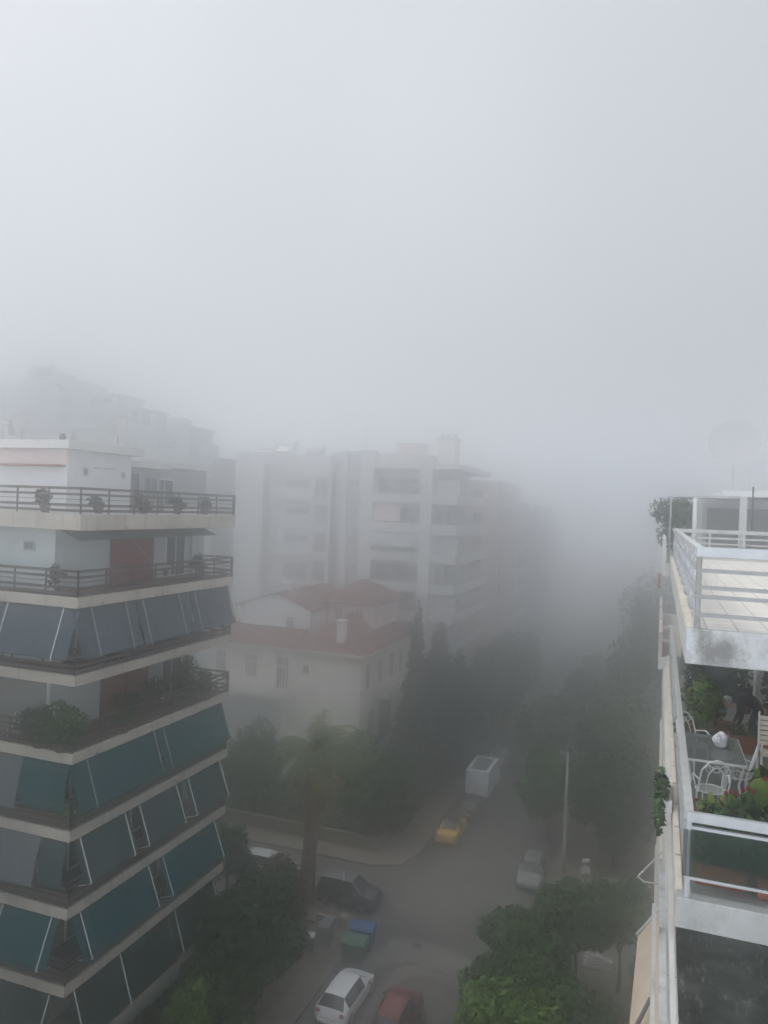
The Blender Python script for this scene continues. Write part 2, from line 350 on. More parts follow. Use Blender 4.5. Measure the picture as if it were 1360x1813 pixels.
sheet('concrete_road_patch', [(-14.6, 43.6), (-12.6, 44.0), (-9.2, 46.5), (-7.2, 50.5), (-7.0, 53.0), (-11.2, 53.5), (-14.0, 52.5), (-15.0, 48.0)], 0.008, M['worn_asphalt'])
sheet('dark_road_patch', [(-14.2, 37.2), (-12.8, 37.6), (-12.6, 39.2), (-14.1, 39.0)], 0.013, M['dark_patch'])
for pts in ([(-15.2, 42.1), (-13.6, 42.2), (-12.3, 42.5), (-9.7, 42.0), (-8.0, 41.3), (-6.6, 40.1)], [(-13.7, 38.9), (-11.9, 39.8), (-9.0, 39.6)], [(-13.2, 46.2), (-11.0, 45.5), (-8.6, 46.9)], [(-12.0, 52.0), (-11.6, 57.0), (-11.9, 63.0)], [(-14.2, 52.5), (-12.2, 49.4), (-9.5, 51.6), (-7.0, 50.0)]):
    c = MB()
    for (x0, y0), (x1, y1) in zip(pts, pts[1:]):
        n_ = Vector((y0 - y1, x1 - x0, 0)).normalized() * random.uniform(0.08, 0.16)
        c.add([(x0 - n_.x, y0 - n_.y, 0.016), (x1 - n_.x, y1 - n_.y, 0.016), (x1 + n_.x, y1 + n_.y, 0.016), (x0 + n_.x, y0 + n_.y, 0.016)], [(0, 1, 2, 3)])
    struct(c.build('road_crack', M['dark_patch']))
for x_, y_ in ((-12.2, 41.7), (-9.4, 47.6), (-12.6, 58.5), (-9.0, 38.0)):
    mh = struct(MB().lathe([(0.36, 0.0), (0.36, 0.006)], 20, (x_, y_, 0.012)).build('manhole_cover', M['dark_metal']))
def pavement(poly):
    o = MB().prism(poly, 0.0, 0.13).build('pavement', M['pavement']); struct(o)
    k = MB(); n = len(poly)
    for i in range(n):
        (x0, y0), (x1, y1) = poly[i], poly[(i + 1) % n]
        k.bar((x0, y0, 0.075), (x1, y1, 0.075), 0.16, 0.15)
    struct(k.build('kerb', M['kerb']))
pavement([(-18.4, -20), (-15.7, -20), (-15.7, 40.5), (-16.4, 42.4), (-18.2, 43.2), (-60, 43.2), (-60, 41.4), (-18.4, 41.4)])
pavement([(-60, 49.5), (-18.2, 49.5), (-16.2, 50.4), (-15.7, 52.4), (-15.7, 240), (-18.2, 240), (-18.2, 51.4), (-60, 51.4)])
pavement([(-6.3, -20), (-4.2, -20), (-4.2, 40.6), (40, 40.6), (40, 43.2), (-4.6, 43.2), (-6.0, 42.2), (-6.3, 40.4)])
pavement([(-6.3, 52.2), (-5.8, 50.4), (-4.4, 49.5), (40, 49.5), (40, 51.0), (-3.6, 51.0), (-3.6, 240), (-6.3, 240)])
# STOP painted across the cross street lane
tcv = bpy.data.curves.new('road_letters', 'FONT'); tcv.body = 'STOP'; tcv.align_x = 'CENTER'; tcv.align_y = 'CENTER'; tcv.size = 1.0
tob = bpy.data.objects.new('tmp', tcv); COL.objects.link(tob)
bpy.context.view_layer.update()
tme = bpy.data.meshes.new_from_object(tob.evaluated_get(bpy.context.evaluated_depsgraph_get())); bpy.data.objects.remove(tob)
tme.materials.clear(); tme.materials.append(M['white_mark'])
to = bpy.data.objects.new('road_marking', tme); COL.objects.link(to)
to.location = (-2.3, 43.95 + 0.35, 0.012); to.rotation_euler = (0, 0, R(90)); to.scale = (0.62, 2.3, 1); struct(to)

# ------------------------------------------------------------------ left apartment block
ZB = lambda k: 23.7 - 2.95 * k
LX, LY, LYE = -20.5, 22.9, 34.0
LB = thing('apartment_building', 'near left corner apartment block with cream balcony slabs and blue and teal awnings', 'building', (-27, 28, 0))
MB().box(-42, -22.7, 24.0, 33.7, 0, 24.2).build('wall', M['wall_pale'], LB)
for k in range(8):
    th = 0.62 if k == 0 else 0.42
    ye = LYE if k < 7 else 31.6
    MB().box(-42, LX, LY, ye, ZB(k), ZB(k) + th).build('balcony_slab', M['slab'], LB, bevel=0.03)
    if k: MB().box(-41.9, LX - 0.12, LY + 0.12, ye - 0.12, ZB(k) + th, ZB(k) + th + 0.012).build('balcony_floor', M['tile_brown'], LB)
MB().box(-42, LX - 0.3, LY + 0.3, LYE - 0.3, ZB(0) + 0.62, ZB(0) + 0.632).build('roof_terrace_floor', M['wall_grey'], LB)
def railing(zf, x1, y0, y1, xl=-42, m='rail_brown', par=LB):
    r = MB()
    for h, t in ((0.98, 0.1), (0.75, 0.09), (0.56, 0.025), (0.34, 0.1), (0.13, 0.1)):
        r.bar((xl, y0, zf + h), (x1 + 0.02, y0, zf + h), 0.05, t); r.bar((x1, y0 - 0.02, zf + h), (x1, y1, zf + h), 0.05, t)
        r.bar((x1, y1, zf + h), (x1 - 2, y1, zf + h), 0.05, t)
    x = x1
    while x > xl:
        r.bar((x, y0, zf), (x, y0, zf + 1.0), 0.05); x -= 1.55
    y = y0
    while y < y1 + 0.1:
        r.bar((x1, y, zf), (x1, y, zf + 1.0), 0.05); y += 1.55
    r.bar((x1, y1, zf), (x1, y1, zf + 1.0), 0.05)
    return r.build('railing', M[m], par)
for k in range(0, 7):
    zf = ZB(k) + (0.62 if k == 0 else 0.42)
    railing(zf, LX - 0.06, LY + 0.06, LYE - 0.06)
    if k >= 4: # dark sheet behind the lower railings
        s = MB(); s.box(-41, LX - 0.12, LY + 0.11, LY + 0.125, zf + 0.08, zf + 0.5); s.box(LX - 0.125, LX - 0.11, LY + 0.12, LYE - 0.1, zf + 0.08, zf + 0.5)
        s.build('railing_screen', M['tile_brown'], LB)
def wavy(a, b, c, d, nu=16, nv=9, amp=0.022):
    a, b, c, d = map(Vector, (a, b, c, d)); nn = (b - a).cross(d - a).normalized(); ph = [random.uniform(0, 6.28) for _ in range(6)]
    L1 = (d - a).length; vs = []; fs = []
    for i in range(nu + 1):
        u = i / nu
        for j in range(nv + 1):
            v = j / nv; x = u * L1
            w = amp * (math.sin(x * 2.1 + ph[0] + v) + 0.7 * math.sin(x * 4.7 + ph[1] - v * 2) * v + 0.5 * math.sin(v * 9 + ph[2] + x)) - 0.05 * math.sin(math.pi * v)
            p = a.lerp(d, u).lerp(b.lerp(c, u), v) + nn * w
            if j == nv: p.z -= 0.035 * (0.5 + 0.5 * math.sin(x * 5 + ph[3]))
            vs.append(p)
    for i in range(nu):
        for j in range(nv): q = i * (nv + 1) + j; fs.append((q, q + nv + 1, q + nv + 2, q + 1))
    return MB().add(vs, fs)
def awn_street(k, ya, yb, m, arms, out_=0.55, drop=1.75, white=True, top=0.03):
    zt = ZB(k) - top
    a = wavy((LX - 0.12, ya, zt), (LX + out_, ya, zt - drop), (LX + out_, yb, zt - drop), (LX - 0.12, yb, zt))
    a.bar((LX + out_, ya, zt - drop), (LX + out_, yb, zt - drop), 0.05)
    o = a.build('awning', M[m], LB, smooth=True)
    for y in arms:
        b = MB(); b.bar((LX - 0.02, y, zt), (LX + out_ + 0.09, y, zt - drop - 0.03), 0.035)
        b.bar((LX + out_ + 0.09, y, zt - drop - 0.03), (LX - 0.05, y, zt - drop - 0.25), 0.03)
        b.build('awning_arm', M['white_metal'] if white else M['grey_metal'], o)
def awn_front(k, xa, xb, m, arms, out_=0.6, drop=1.75, white=True):
    zt = ZB(k) - 0.03
    a = wavy((xb, LY + 0.12, zt), (xb, LY - out_, zt - drop), (xa, LY - out_, zt - drop), (xa, LY + 0.12, zt))
    a.bar((xa, LY - out_, zt - drop), (xb, LY - out_, zt - drop), 0.05)
    o = a.build('awning', M[m], LB, smooth=True)
    for x in arms:
        b = MB(); b.bar((x, LY + 0.01, zt), (x, LY - out_ - 0.1, zt - drop - 0.03), 0.035)
        b.bar((x, LY - out_ - 0.1, zt - drop - 0.03), (x, LY + 0.05, zt - drop - 0.25), 0.03)
        b.build('awning_arm', M['white_metal'] if white else M['grey_metal'], o)
# storey B (blue grey), D (green teal), E (grey green), F (teal), G (dark green)
awn_street(1, 22.8, 26.35, 'awn_blue', [23.68, 25.66], 0.45, 1.78, False)
awn_street(1, 26.5, 30.1, 'awn_blue', [26.78, 29.31], 0.45, 1.78, False)
awn_street(1, 30.2, 33.6, 'awn_blue', [30.56, 33.5], 0.45, 1.78, False)
awn_front(1, -24.2, -20.45, 'awn_blue', [-23.9, -21.15], 0.5, 1.8)
awn_front(1, -27.6, -24.6, 'awn_blue', [-27.3, -24.75], 0.5, 1.8)
awn_street(3, 22.9, 27.95, 'awn_dteal', [23.72, 27.85], 0.5, 1.7, False)
awn_street(3, 28.2, 33.5, 'awn_dteal', [28.52, 33.3], 0.5, 1.7, False)
awn_front(3, -27.5, -22.95, 'awn_grey', [-27.2], 0.3, 1.9, False)
awn_street(4, 23.3, 26.45, 'awn_green', [23.5, 26.1], 0.5, 1.62)
awn_street(4, 26.95, 29.85, 'awn_green', [27.04, 29.66], 0.5, 1.62)
awn_street(4, 30.4, 33.5, 'awn_green', [30.59, 33.3], 0.5, 1.62)
awn_front(3, -22.9, -20.75, 'awn_dteal', [], 0.1, 1.75, False)
awn_front(4, -21.85, -20.7, 'awn_green', [], 0.12, 1.7, False)
awn_front(4, -27.5, -21.9, 'awn_grey', [-27.2], 0.35, 1.75, False)
awn_street(5, 23.3, 28.0, 'awn_teal', [23.64, 27.8], 0.55, 1.62)
awn_street(5, 28.7, 33.4, 'awn_teal', [28.81, 33.0], 0.55, 1.62)
awn_front(5, -23.75, -20.9, 'awn_teal', [-23.62, -21.23], 0.6, 1.65)
awn_front(5, -27.3, -24.1, 'awn_teal', [-27.0, -24.2], 0.6, 1.65)
awn_street(6, 23.2, 29.4, 'awn_dark', [23.45, 26.1], 0.55, 1.9)
awn_street(6, 29.5, 33.4, 'awn_dark', [29.87, 33.05], 0.5, 1.8)
awn_front(6, -24.0, -21.0, 'awn_dark', [-23.8, -21.2], 0.6, 1.65)
# mint canvas rolled half out under the top slab (storey A)
o = MB().panel((LX - 1.6, 23.6, ZB(0) - 0.06), (LX - 0.7, 23.6, ZB(0) - 0.42), (LX - 0.7, 33.4, ZB(0) - 0.42), (LX - 1.6, 33.4, ZB(0) - 0.06), 0.02).build('awning', M['awn_mint'], LB)
MB().bar((LX - 0.9, 26.9, ZB(0) - 0.4), (LX - 0.1, 28.0, ZB(0) - 1.85), 0.02).build('awning_arm', M['grey_metal'], o)
def shutter(x0, x1, y0, y1, z0, z1):
    s = MB(); s.box(x0, x1, y0, y1, z0, z1)
    o = s.build('shutter', M['shutter_red'], LB)
    f = MB(); t = 0.06
    for yy in (y0, y1): f.box(x0, x1 + 0.03, yy - t / 2, yy + t / 2, z0, z1 + t)
    f.box(x0, x1 + 0.03, y0, y1, z1, z1 + t); f.build('frame', M['wood'], o)
zf = ZB(1) + 0.42; shutter(-22.7, -22.66, 27.25, 30.2, zf, zf + 2.25)
zf = ZB(3) + 0.42; shutter(-22.7, -22.66, 26.94, 28.45, zf, zf + 2.35); shutter(-22.7, -22.66, 28.58, 30.1, zf, zf + 2.35)
def win(par, x0, x1, y0, y1, z0, z1, frame='white_metal', glassm='window', mullions=1):
    """a window on a wall: frame with the pane as its own piece; the thin axis gives the wall's direction"""
    f = MB(); t = 0.07
    if abs(x1 - x0) < abs(y1 - y0):
        f.box(x0, x1, y0, y1, z0, z0 + t).box(x0, x1, y0, y1, z1 - t, z1).box(x0, x1, y0, y0 + t, z0 + t, z1 - t).box(x0, x1, y1 - t, y1, z0 + t, z1 - t)
        for i in range(mullions):
            c = y0 + (y1 - y0) * (i + 1) / (mullions + 1); f.box(x0, x1, c - t / 2, c + t / 2, z0 + t, z1 - t)
        mid = (x0 + x1) / 2; p = MB().box(mid - 0.01, mid + 0.01, y0 + t, y1 - t, z0 + t, z1 - t)
    else:
        f.box(x0, x1, y0, y1, z0, z0 + t).box(x0, x1, y0, y1, z1 - t, z1).box(x0, x0 + t, y0, y1, z0 + t, z1 - t).box(x1 - t, x1, y0, y1, z0 + t, z1 - t)
        for i in range(mullions):
            c = x0 + (x1 - x0) * (i + 1) / (mullions + 1); f.box(c - t / 2, c + t / 2, y0, y1, z0 + t, z1 - t)
        mid = (y0 + y1) / 2; p = MB().box(x0 + t, x1 - t, mid - 0.01, mid + 0.01, z0 + t, z1 - t)
    o = f.build('window', M[frame], par); p.build('pane', M[glassm], o); return o
for k in (1, 3):
    zf = ZB(k) + 0.42
    win(LB, -22.7, -22.64, 31.2, 32.8, zf + 0.05, zf + 2.2)
for k in (2, 4, 5, 6):
    zf = ZB(k) + 0.42
    for y0 in (25.2, 29.2): win(LB, -22.665, -22.6, y0, y0 + 2.2, zf + 0.05, zf + 2.2)
    win(LB, -27.4, -25.0, 23.94, 24.0, zf + 0.05, zf + 2.2)
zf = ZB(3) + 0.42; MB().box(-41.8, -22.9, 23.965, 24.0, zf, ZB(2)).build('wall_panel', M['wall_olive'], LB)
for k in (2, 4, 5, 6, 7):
    MB().box(-22.7, -22.665, 24.0, 33.6, ZB(k) + 0.43, ZB(k - 1) - 0.01).build('wall_panel', M['wall_olive'], LB)  # dark panels added so the recessed walls between awnings look shaded
zf = ZB(1) + 0.42; win(LB, -24.3, -23.7, 23.94, 24.0, zf + 1.55, zf + 1.95, 'wall_grey', 'win_grey', 0)
# roof storey
MB().box(-42, -23.6, 25.5, 29.6, ZB(0) + 0.62, 26.98).build('roof_storey_wall', M['wall_white'], LB)
MB().box(-42, -23.2, 25.1, 30.0, 26.98, 27.34).build('roof_slab', M['slab_white'], LB)
MB().box(-42, -24.6, 29.6, 33.2, ZB(0) + 0.62, 26.55).build('roof_storey_wall', M['wall_grey'], LB)
MB().box(-42, -24.2, 30.0, 33.5, 26.55, 26.85).build('roof_slab', M['slab_white'], LB)
MB().box(-41.8, -23.62, 25.46, 25.5, 26.3, 26.97).build('fascia', M['wall_pink'], LB)
MB().box(-27.2, -23.7, 25.0, 25.5, 26.22, 26.3).build('shade_box', M['shutter_red'], LB)
win(LB, -23.6, -23.55, 26.4, 26.7, 25.9, 26.25, 'wall_grey', 'win_grey', 0)
win(LB, -23.6, -23.55, 28.9, 29.15, 25.9, 26.2, 'wall_grey', 'win_grey', 0)
MB().box(-23.6, -23.57, 27.1, 28.5, 26.25, 26.32).build('lintel', M['wall_grey'], LB)
win(LB, -24.6, -24.54, 30.4, 31.5, 24.4, 26.3, 'wall_grey', 'win_grey', 0)
win(LB, -24.6, -24.54, 31.9, 32.9, 24.9, 26.1, 'wall_grey', 'win_grey', 1)

M['dish_grey'] = mat('dull_dish', (0.36, 0.35, 0.34), 0.7, 0.15, 2)
def dish(label, x, y, z, r, az, h=0.9, m='light_metal', group=None, mast_r=0.035):
    t = thing('satellite_dish', label, 'satellite dish', (x, y, z), az, group)
    MB().lathe([(0.16, 0), (0.16, 0.03), (mast_r, 0.05), (mast_r, h)], 8).build('mast', M['grey_metal'], t, local=True)
    b = MB(); n = 20; rings = 6; vs = []; fs = []
    for i in range(rings + 1):
        q = r * i / rings
        for j in range(n):
            a = 2 * math.pi * j / n; vs.append((q * math.cos(a), 0.28 * (q / r) ** 2 * r * -1 - 0.08, q * math.sin(a)))
    for i in range(rings):
        for j in range(n): fs.append((i * n + j, i * n + (j + 1) % n, (i + 1) * n + (j + 1) % n, (i + 1) * n + j))
    b.add(vs, fs); b.add([(x_, y_ + 0.015, z_) for x_, y_, z_ in vs], [f[::-1] for f in fs])
    b.xf(Matrix.Translation((0, 0, h)) @ Matrix.Rotation(R(-22), 4, 'X'))
    b.build('reflector', M[m], t, local=True, smooth=True)
    a = MB(); a.tube([(0, -0.2, h - r * 0.85), (0, -r * 0.95, h + r * 0.22)], 0.015, 6); a.cbox((0, -r * 0.95, h + r * 0.16), 0.09, 0.14, 0.09)
    a.build('feed_arm', M['grey_metal'], t, local=True)
    return t
dish('round satellite dish on the roof of the near left block', -24.35, 29.5, 27.34, 0.5, R(20), 0.95, 'dish_grey')
dish('larger pale satellite dish at the left edge of the near left block roof', -28.3, 27.6, 27.34, 0.62, R(-10), 0.85, 'dish_grey')
ac = thing('air_conditioner', 'small dark air conditioner box on the near left block roof between the two dishes', 'air conditioner', (-26.0, 28.0, 27.34))
MB().box(-0.35, 0.35, -0.16, 0.16, 0.06, 0.6).build('casing', M['wall_grey'], ac, local=True, bevel=0.02)
MB().lathe([(0.2, 0), (0.2, 0.02)], 16).xf(Matrix.Translation((-0.08, -0.17, 0.33)) @ Matrix.Rotation(R(90), 4, 'X')).build('fan_grille', M['dark_metal'], ac, local=True)
MB().box(-0.3, -0.24, -0.14, 0.14, 0, 0.06).box(0.24, 0.3, -0.14, 0.14, 0, 0.06).build('feet', M['dark_metal'], ac, local=True)
rc = thing('roof_canopy', 'thin white canopy on posts at the left edge of the near left block roof', 'canopy', (-30.5, 27, 27.34))
MB().box(-1.2, 1.72, -0.8, 0.8, 0.93, 1.0).build('canopy_top', M['white_metal'], rc, local=True)
for sx_ in (-1.1, 1.1):
    for sy_ in (-0.7, 0.7): MB().box(sx_ - 0.03, sx_ + 0.03, sy_ - 0.03, sy_ + 0.03, 0, 0.93).build('post', M['white_metal'], rc, local=True)

def aircon(label, x, y, z, rz):
    a = thing('air_conditioner', label, 'air conditioner', (x, y, z), rz)
    MB().box(-0.42, 0.42, -0.15, 0.15, 0.05, 0.62).build('casing', M['wall_white'], a, local=True, bevel=0.02)
    MB().lathe([(0.22, 0), (0.22, 0.02)], 16).xf(Matrix.Translation((-0.1, -0.16, 0.34)) @ Matrix.Rotation(R(90), 4, 'X')).build('fan_grille', M['dark_metal'], a, local=True)
    MB().box(-0.36, -0.3, -0.14, 0.14, 0, 0.05).box(0.3, 0.36, -0.14, 0.14, 0, 0.05).build('feet', M['dark_metal'], a, local=True)
aircon('white air conditioner on the balcony under the mint canvas, right of the red shutter', -22.45, 30.8, ZB(1) + 0.433, R(90))
aircon('white air conditioner beside the wall on the planted balcony, right of the red shutters', -22.45, 30.6, ZB(3) + 0.433, R(90))
for y_ in (33.3,): MB().tube([(-22.62, y_, 3), (-22.62, y_, 24.0)], 0.05, 8).build('drain_pipe', M['wall_grey'], LB)
for k in range(8):
    st = MB()
    for y_ in ((24.2, 27.6, 31.4) if k % 2 else (25.5, 29.8)): st.tube([(LX - 0.05, y_, ZB(k) + 0.12), (LX + 0.12, y_, ZB(k) + 0.1)], 0.025, 6)
    st.build('water_spout', M['grey_metal'], LB)
bc = thing('balcony_chair', 'small white slatted chair behind the railing at the left end of the planted balcony', 'chair', (-23.95, 23.55, ZB(3) + 0.433), R(10))
b = MB()
for i in range(5): b.box(-0.22, 0.22, 0.2, 0.225, 0.5 + i * 0.085, 0.555 + i * 0.085)
b.build('backrest', M['white_metal'], bc, local=True)
b = MB()
for i in range(5): b.box(-0.22, 0.22, -0.22 + i * 0.085, -0.16 + i * 0.085, 0.43, 0.45)
b.build('seat', M['white_metal'], bc, local=True)
for sx_ in (-0.22, 0.2): MB().box(sx_, sx_ + 0.025, 0.18, 0.2, 0, 0.93).build('leg', M['white_metal'], bc, local=True); MB().box(sx_, sx_ + 0.025, -0.22, -0.2, 0, 0.43).build('leg', M['white_metal'], bc, local=True)
# plants on the left block's balconies
zA, zC, zD = ZB(1) + 0.43, ZB(3) + 0.43, ZB(4) + 0.43; zR = ZB(0) + 0.633
pot_plant('wide dark bush on the balcony corner under the blue awnings of the near left block', -21.1, 22.95, zC, 0.8, 1.75, M['leaf_mid'], (0.28, 0.35), 'pot_dark', 1000, 0.13, 14)
pot_plant('leafy shrub left of the corner bush on the same balcony of the near left block', -22.2, 22.95, zC, 0.7, 1.5, M['leaf_dark'], (0.26, 0.32), 'pot_dark', 480, 0.12)
pot_plant('rounded dark plant farthest left on the planted balcony of the near left block', -23.1, 23.3, zC, 0.5, 1.65, M['leaf_dark'], (0.24, 0.3), 'pot_dark', 380, 0.11)
pot_plant('tall dense bush at the far end of the planted balcony on the near left block', -21.1, 31.0, zC, 0.85, 2.3, M['leaf_mid'], (0.3, 0.4), 'pot_dark', 900, 0.13, 14)
pot_plant('low dark bush before the red shutters, right of the wall corner', -21.4, 26.9, zC, 0.6, 1.5, M['leaf_dark'], (0.25, 0.3), 'pot_dark', 420, 0.11)
pot_plant('dark bush before the right hand red shutter of the planted balcony', -21.4, 29.2, zC, 0.75, 1.6, M['leaf_dark'], (0.25, 0.3), 'pot_dark', 480, 0.11)
pot_plant('trailing shrub spilling over the railing midway along the planted balcony', -20.55, 25.9, zC, 0.5, 1.3, M['leaf_mid'], (0.2, 0.3), 'pot_dark', 420, 0.1)
pot_plant('trailing shrub over the railing near the far end of the planted balcony', -20.55, 32.0, zC, 0.6, 1.35, M['leaf_mid'], (0.2, 0.3), 'pot_dark', 420, 0.1)
pot_plant('spiky pale green plant on the balcony corner beneath the planted balcony', -20.9, 23.1, zD, 0.5, 1.6, M['leaf_light'], (0.22, 0.3), 'pot_dark', 360, 0.1)
pot_plant('dark upright plant behind the railing corner two storeys under the roof', -21.9, 23.4, zA, 0.32, 1.15, M['leaf_dark'], (0.18, 0.3), 'pot_dark', 260, 0.1)
pot_plant('dark bush at the far end of the balcony with the mint canvas', -21.0, 31.6, zA, 0.5, 1.25, M['leaf_dark'], (0.22, 0.3), 'pot_dark', 360, 0.11)
for i, (x, y, r, lb) in enumerate(((-23.0, 23.7, 0.42, 'leafy plant behind the left part of the roof terrace railing'), (-21.4, 24.9, 0.4, 'leafy plant by the roof terrace railing corner'), (-21.3, 27.6, 0.45, 'leafy plant midway along the roof terrace railing'), (-21.2, 30.0, 0.5, 'bushy plant toward the far end of the roof terrace railing'), (-21.2, 32.2, 0.5, 'last bushy plant at the far end of the roof terrace railing'))):
    pot_plant(lb, x, y, zR, r, 0.85, M['leaf_dark'], (0.2, 0.26), 'pot_dark', 260, 0.1)

# ------------------------------------------------------------------ house with red tiled roofs across the cross street
H = thing('tiled_roof_house', 'cream house with red tiled hip roofs, attic gable and white chimney', 'house', (-31, 67, 0))
MB().box(-40, -24.2, 62, 76, 0, 12.0).build('wall', M['wall_cream'], H)
w2 = MB(); ax0, ax1, ay = -38.0, -30.5, 64.5
w2.add([(ax0, ay, 12.0), (ax1, ay, 12.0), (ax1, ay, 15.1), (-34.0, ay, 16.45), (ax0, ay, 15.2), (ax0, 75, 12.0), (ax1, 75, 12.0), (ax1, 75, 15.1), (-34.0, 75, 16.45), (ax0, 75, 15.2)],
       [(0, 1, 2, 3, 4), (9, 8, 7, 6, 5), (1, 6, 7, 2), (5, 0, 4, 9)])
w2.build('attic_wall', M['wall_white'], H)
MB().box(-30.5, -25.4, 68.0, 75, 12.0, 15.6).build('attic_wall', M['wall_pink'], H)
rf = MB()
def roof_plane(pts, t=0.14):
    pts = [Vector(p) for p in pts]; n = len(pts); dn = Vector((0, 0, -t))
    rf.add(pts + [p + dn for p in pts], [tuple(range(n)), tuple(range(2 * n - 1, n - 1, -1))] + [(i, n + i, n + (i + 1) % n, (i + 1) % n) for i in range(n)])
roof_plane([(-40.5, 61.5, 12.05), (-30.6, 61.5, 12.05), (-30.6, 64.6, 13.35), (-38.6, 64.6, 13.35)])
roof_plane([(-40.5, 61.5, 12.05), (-38.6, 64.6, 13.35), (-38.6, 73, 13.35), (-40.5, 76.4, 12.05)])
roof_plane([(-31.2, 61.45, 12.07), (-23.6, 61.45, 12.07), (-27.6, 65.6, 14.75)])
roof_plane([(-23.6, 61.45, 12.08), (-23.6, 76.4, 12.08), (-27.6, 72.0, 14.76), (-27.6, 65.6, 14.76)])
roof_plane([(-31.2, 61.45, 12.09), (-27.6, 65.6, 14.74), (-27.6, 72.0, 14.74), (-31.2, 76.4, 12.09)])
rf.build('lower_roof', M['roof_tile'], H)
rf = MB()
roof_plane([(ax0 - 0.5, ay - 0.3, 15.1), (-34.0, ay - 0.3, 16.62), (-34.0, 75, 16.62), (ax0 - 0.5, 75, 15.1)])
roof_plane([(-34.0, ay - 0.3, 16.62), (ax1 + 0.4, ay - 0.3, 15.12), (ax1 + 0.4, 75, 15.12), (-34.0, 75, 16.62)])
roof_plane([(-31.2, 67.6, 15.66), (-24.9, 67.6, 15.66), (-28.3, 71.0, 17.6)])
roof_plane([(-24.9, 67.6, 15.67), (-24.9, 76, 15.67), (-28.3, 73, 17.61), (-28.3, 71.0, 17.61)])
roof_plane([(-31.2, 67.6, 15.68), (-28.3, 71.0, 17.59), (-28.3, 73, 17.59), (-31.2, 76, 15.68)])
rf.build('upper_roof', M['roof_tile'], H)
gt = MB(); gt.box(-40.4, -23.7, 61.35, 61.45, 11.84, 11.98); gt.box(-23.6, -23.5, 61.4, 76, 11.84, 11.98); gt.build('gutter', M['wall_cream'], H)
c = MB().box(-26.9, -26.2, 62.5, 63.15, 12.3, 14.6).box(-27.0, -26.1, 62.4, 63.25, 14.6, 14.75); c.build('chimney', M['wall_white'], H)
MB().box(-34.2, -33.7, 66.5, 67, 16.4, 17.3).build('chimney', M['wall_white'], H)
def shuttered(par, x0, x1, y, z0, z1, bars=4):
    f = MB(); f.box(x0 - 0.08, x1 + 0.08, y - 0.05, y, z0 - 0.08, z0).box(x0 - 0.08, x1 + 0.08, y - 0.05, y, z1, z1 + 0.1)
    for i in range(bars + 1):
        c_ = x0 + (x1 - x0) * i / bars; f.box(c_ - 0.035, c_ + 0.035, y - 0.05, y, z0, z1)
    f.box(x0, x1, y - 0.045, y, z0 + (z1 - z0) * 0.68, z0 + (z1 - z0) * 0.73)
    o = f.build('window', M['wall_white'], par); MB().box(x0, x1, y - 0.02, y - 0.002, z0, z1).build('shutter', M['wood'], o)
for x0, x1, z0, z1 in ((-38.9, -37.9, 8.7, 11.0), (-35.8, -34.6, 8.95, 10.9), (-32.5, -31.3, 8.1, 10.95)): shuttered(H, x0, x1, 62, z0, z1)
win(H, -29.85, -29.3, 61.95, 62, 9.75, 10.5, 'wood', 'window', 1)
shuttered(H, -33.0, -32.2, ay, 13.2, 14.3, 2)
MB().box(-36.6, -35.5, ay - 0.04, ay, 12.9, 14.4).build('door', M['wall_white'], H)
for y0 in (63.0, 66.2, 69.4, 72.2):
    win(H, -24.2, -24.14, y0, y0 + 1.1, 8.6, 10.9, 'wall_white', 'wood', 0)
for x0 in (-29.6, -27.4): win(H, x0, x0 + 0.9, 67.95, 68, 13.9, 15.1, 'wall_cream', 'win_grey', 1)
b = MB().box(-40, -30.6, 60.8, 62, 7.55, 7.75).box(-40, -30.6, 60.8, 60.92, 7.75, 8.45).box(-30.72, -30.6, 60.92, 62, 7.75, 8.45); b.build('balcony', M['wall_cream'], H)
b = MB().box(-24.2, -22.9, 66, 73, 7.3, 7.5).box(-23.0, -22.9, 66, 73, 7.5, 8.3).box(-24.2, -23.0, 66, 66.1, 7.5, 8.3); b.build('balcony', M['wall_cream'], H)
MB().box(-38.8, -32, 61.96, 62, 3.2, 6.9).build('garage_front', M['wall_grey'], H)
win(H, -24.2, -24.14, 64.0, 65.4, 4.4, 6.6, 'wall_cream', 'win_grey', 0); MB().box(-24.2, -24.12, 67, 70, 3.0, 6.8).build('porch_opening', M['dark_metal'], H)

M['far_wall'] = mat('hazed_render', (0.56, 0.56, 0.545), 0.9, 0.09, 0.5, stain=(0.36, 0.355, 0.34), stain_amt=0.6, stain_scale=(1, 1, 0.15))  # wall tone lowered, thicker haze put into the colour
M['far_glass'] = mat('hazed_glass', (0.22, 0.22, 0.215), 0.3, 0.5, 0.6, spec=0.4)  # panes paled in colour as if behind thicker fog
# ------------------------------------------------------------------ white apartment block behind the house
A = thing('apartment_building', 'white six storey apartment block behind the red roofed house, with a plain stair tower', 'building', (-32, 84, 0))
Y0 = 76.0
MB().box(-46.5, -22.4, Y0 + 1.3, 92, 0, 30.2).build('wall', M['far_wall'], A)
MB().box(-45.15, -42.4, Y0, Y0 + 1.3, 0, 29.5).build('stair_tower', M['far_wall'], A)
MB().box(-46.5, -40.4, Y0 + 0.9, 84, 30.2, 30.9).build('roof_parapet', M['far_wall'], A)
MB().box(-40.3, -34.0, Y0, Y0 + 1.3, 0, 30.4).build('wall', M['far_wall'], A)
MB().box(-33.0, -32.2, Y0 + 0.2, Y0 + 1.3, 0, 31.0).build('pillar', M['far_wall'], A)
MB().box(-30.55, -29.05, Y0, Y0 + 1.3, 0, 31.1).build('pillar', M['far_wall'], A)
MB().box(-32.2, -30.55, Y0 + 0.5, Y0 + 1.3, 0, 31.0).build('wall', M['wall_grey'], A)
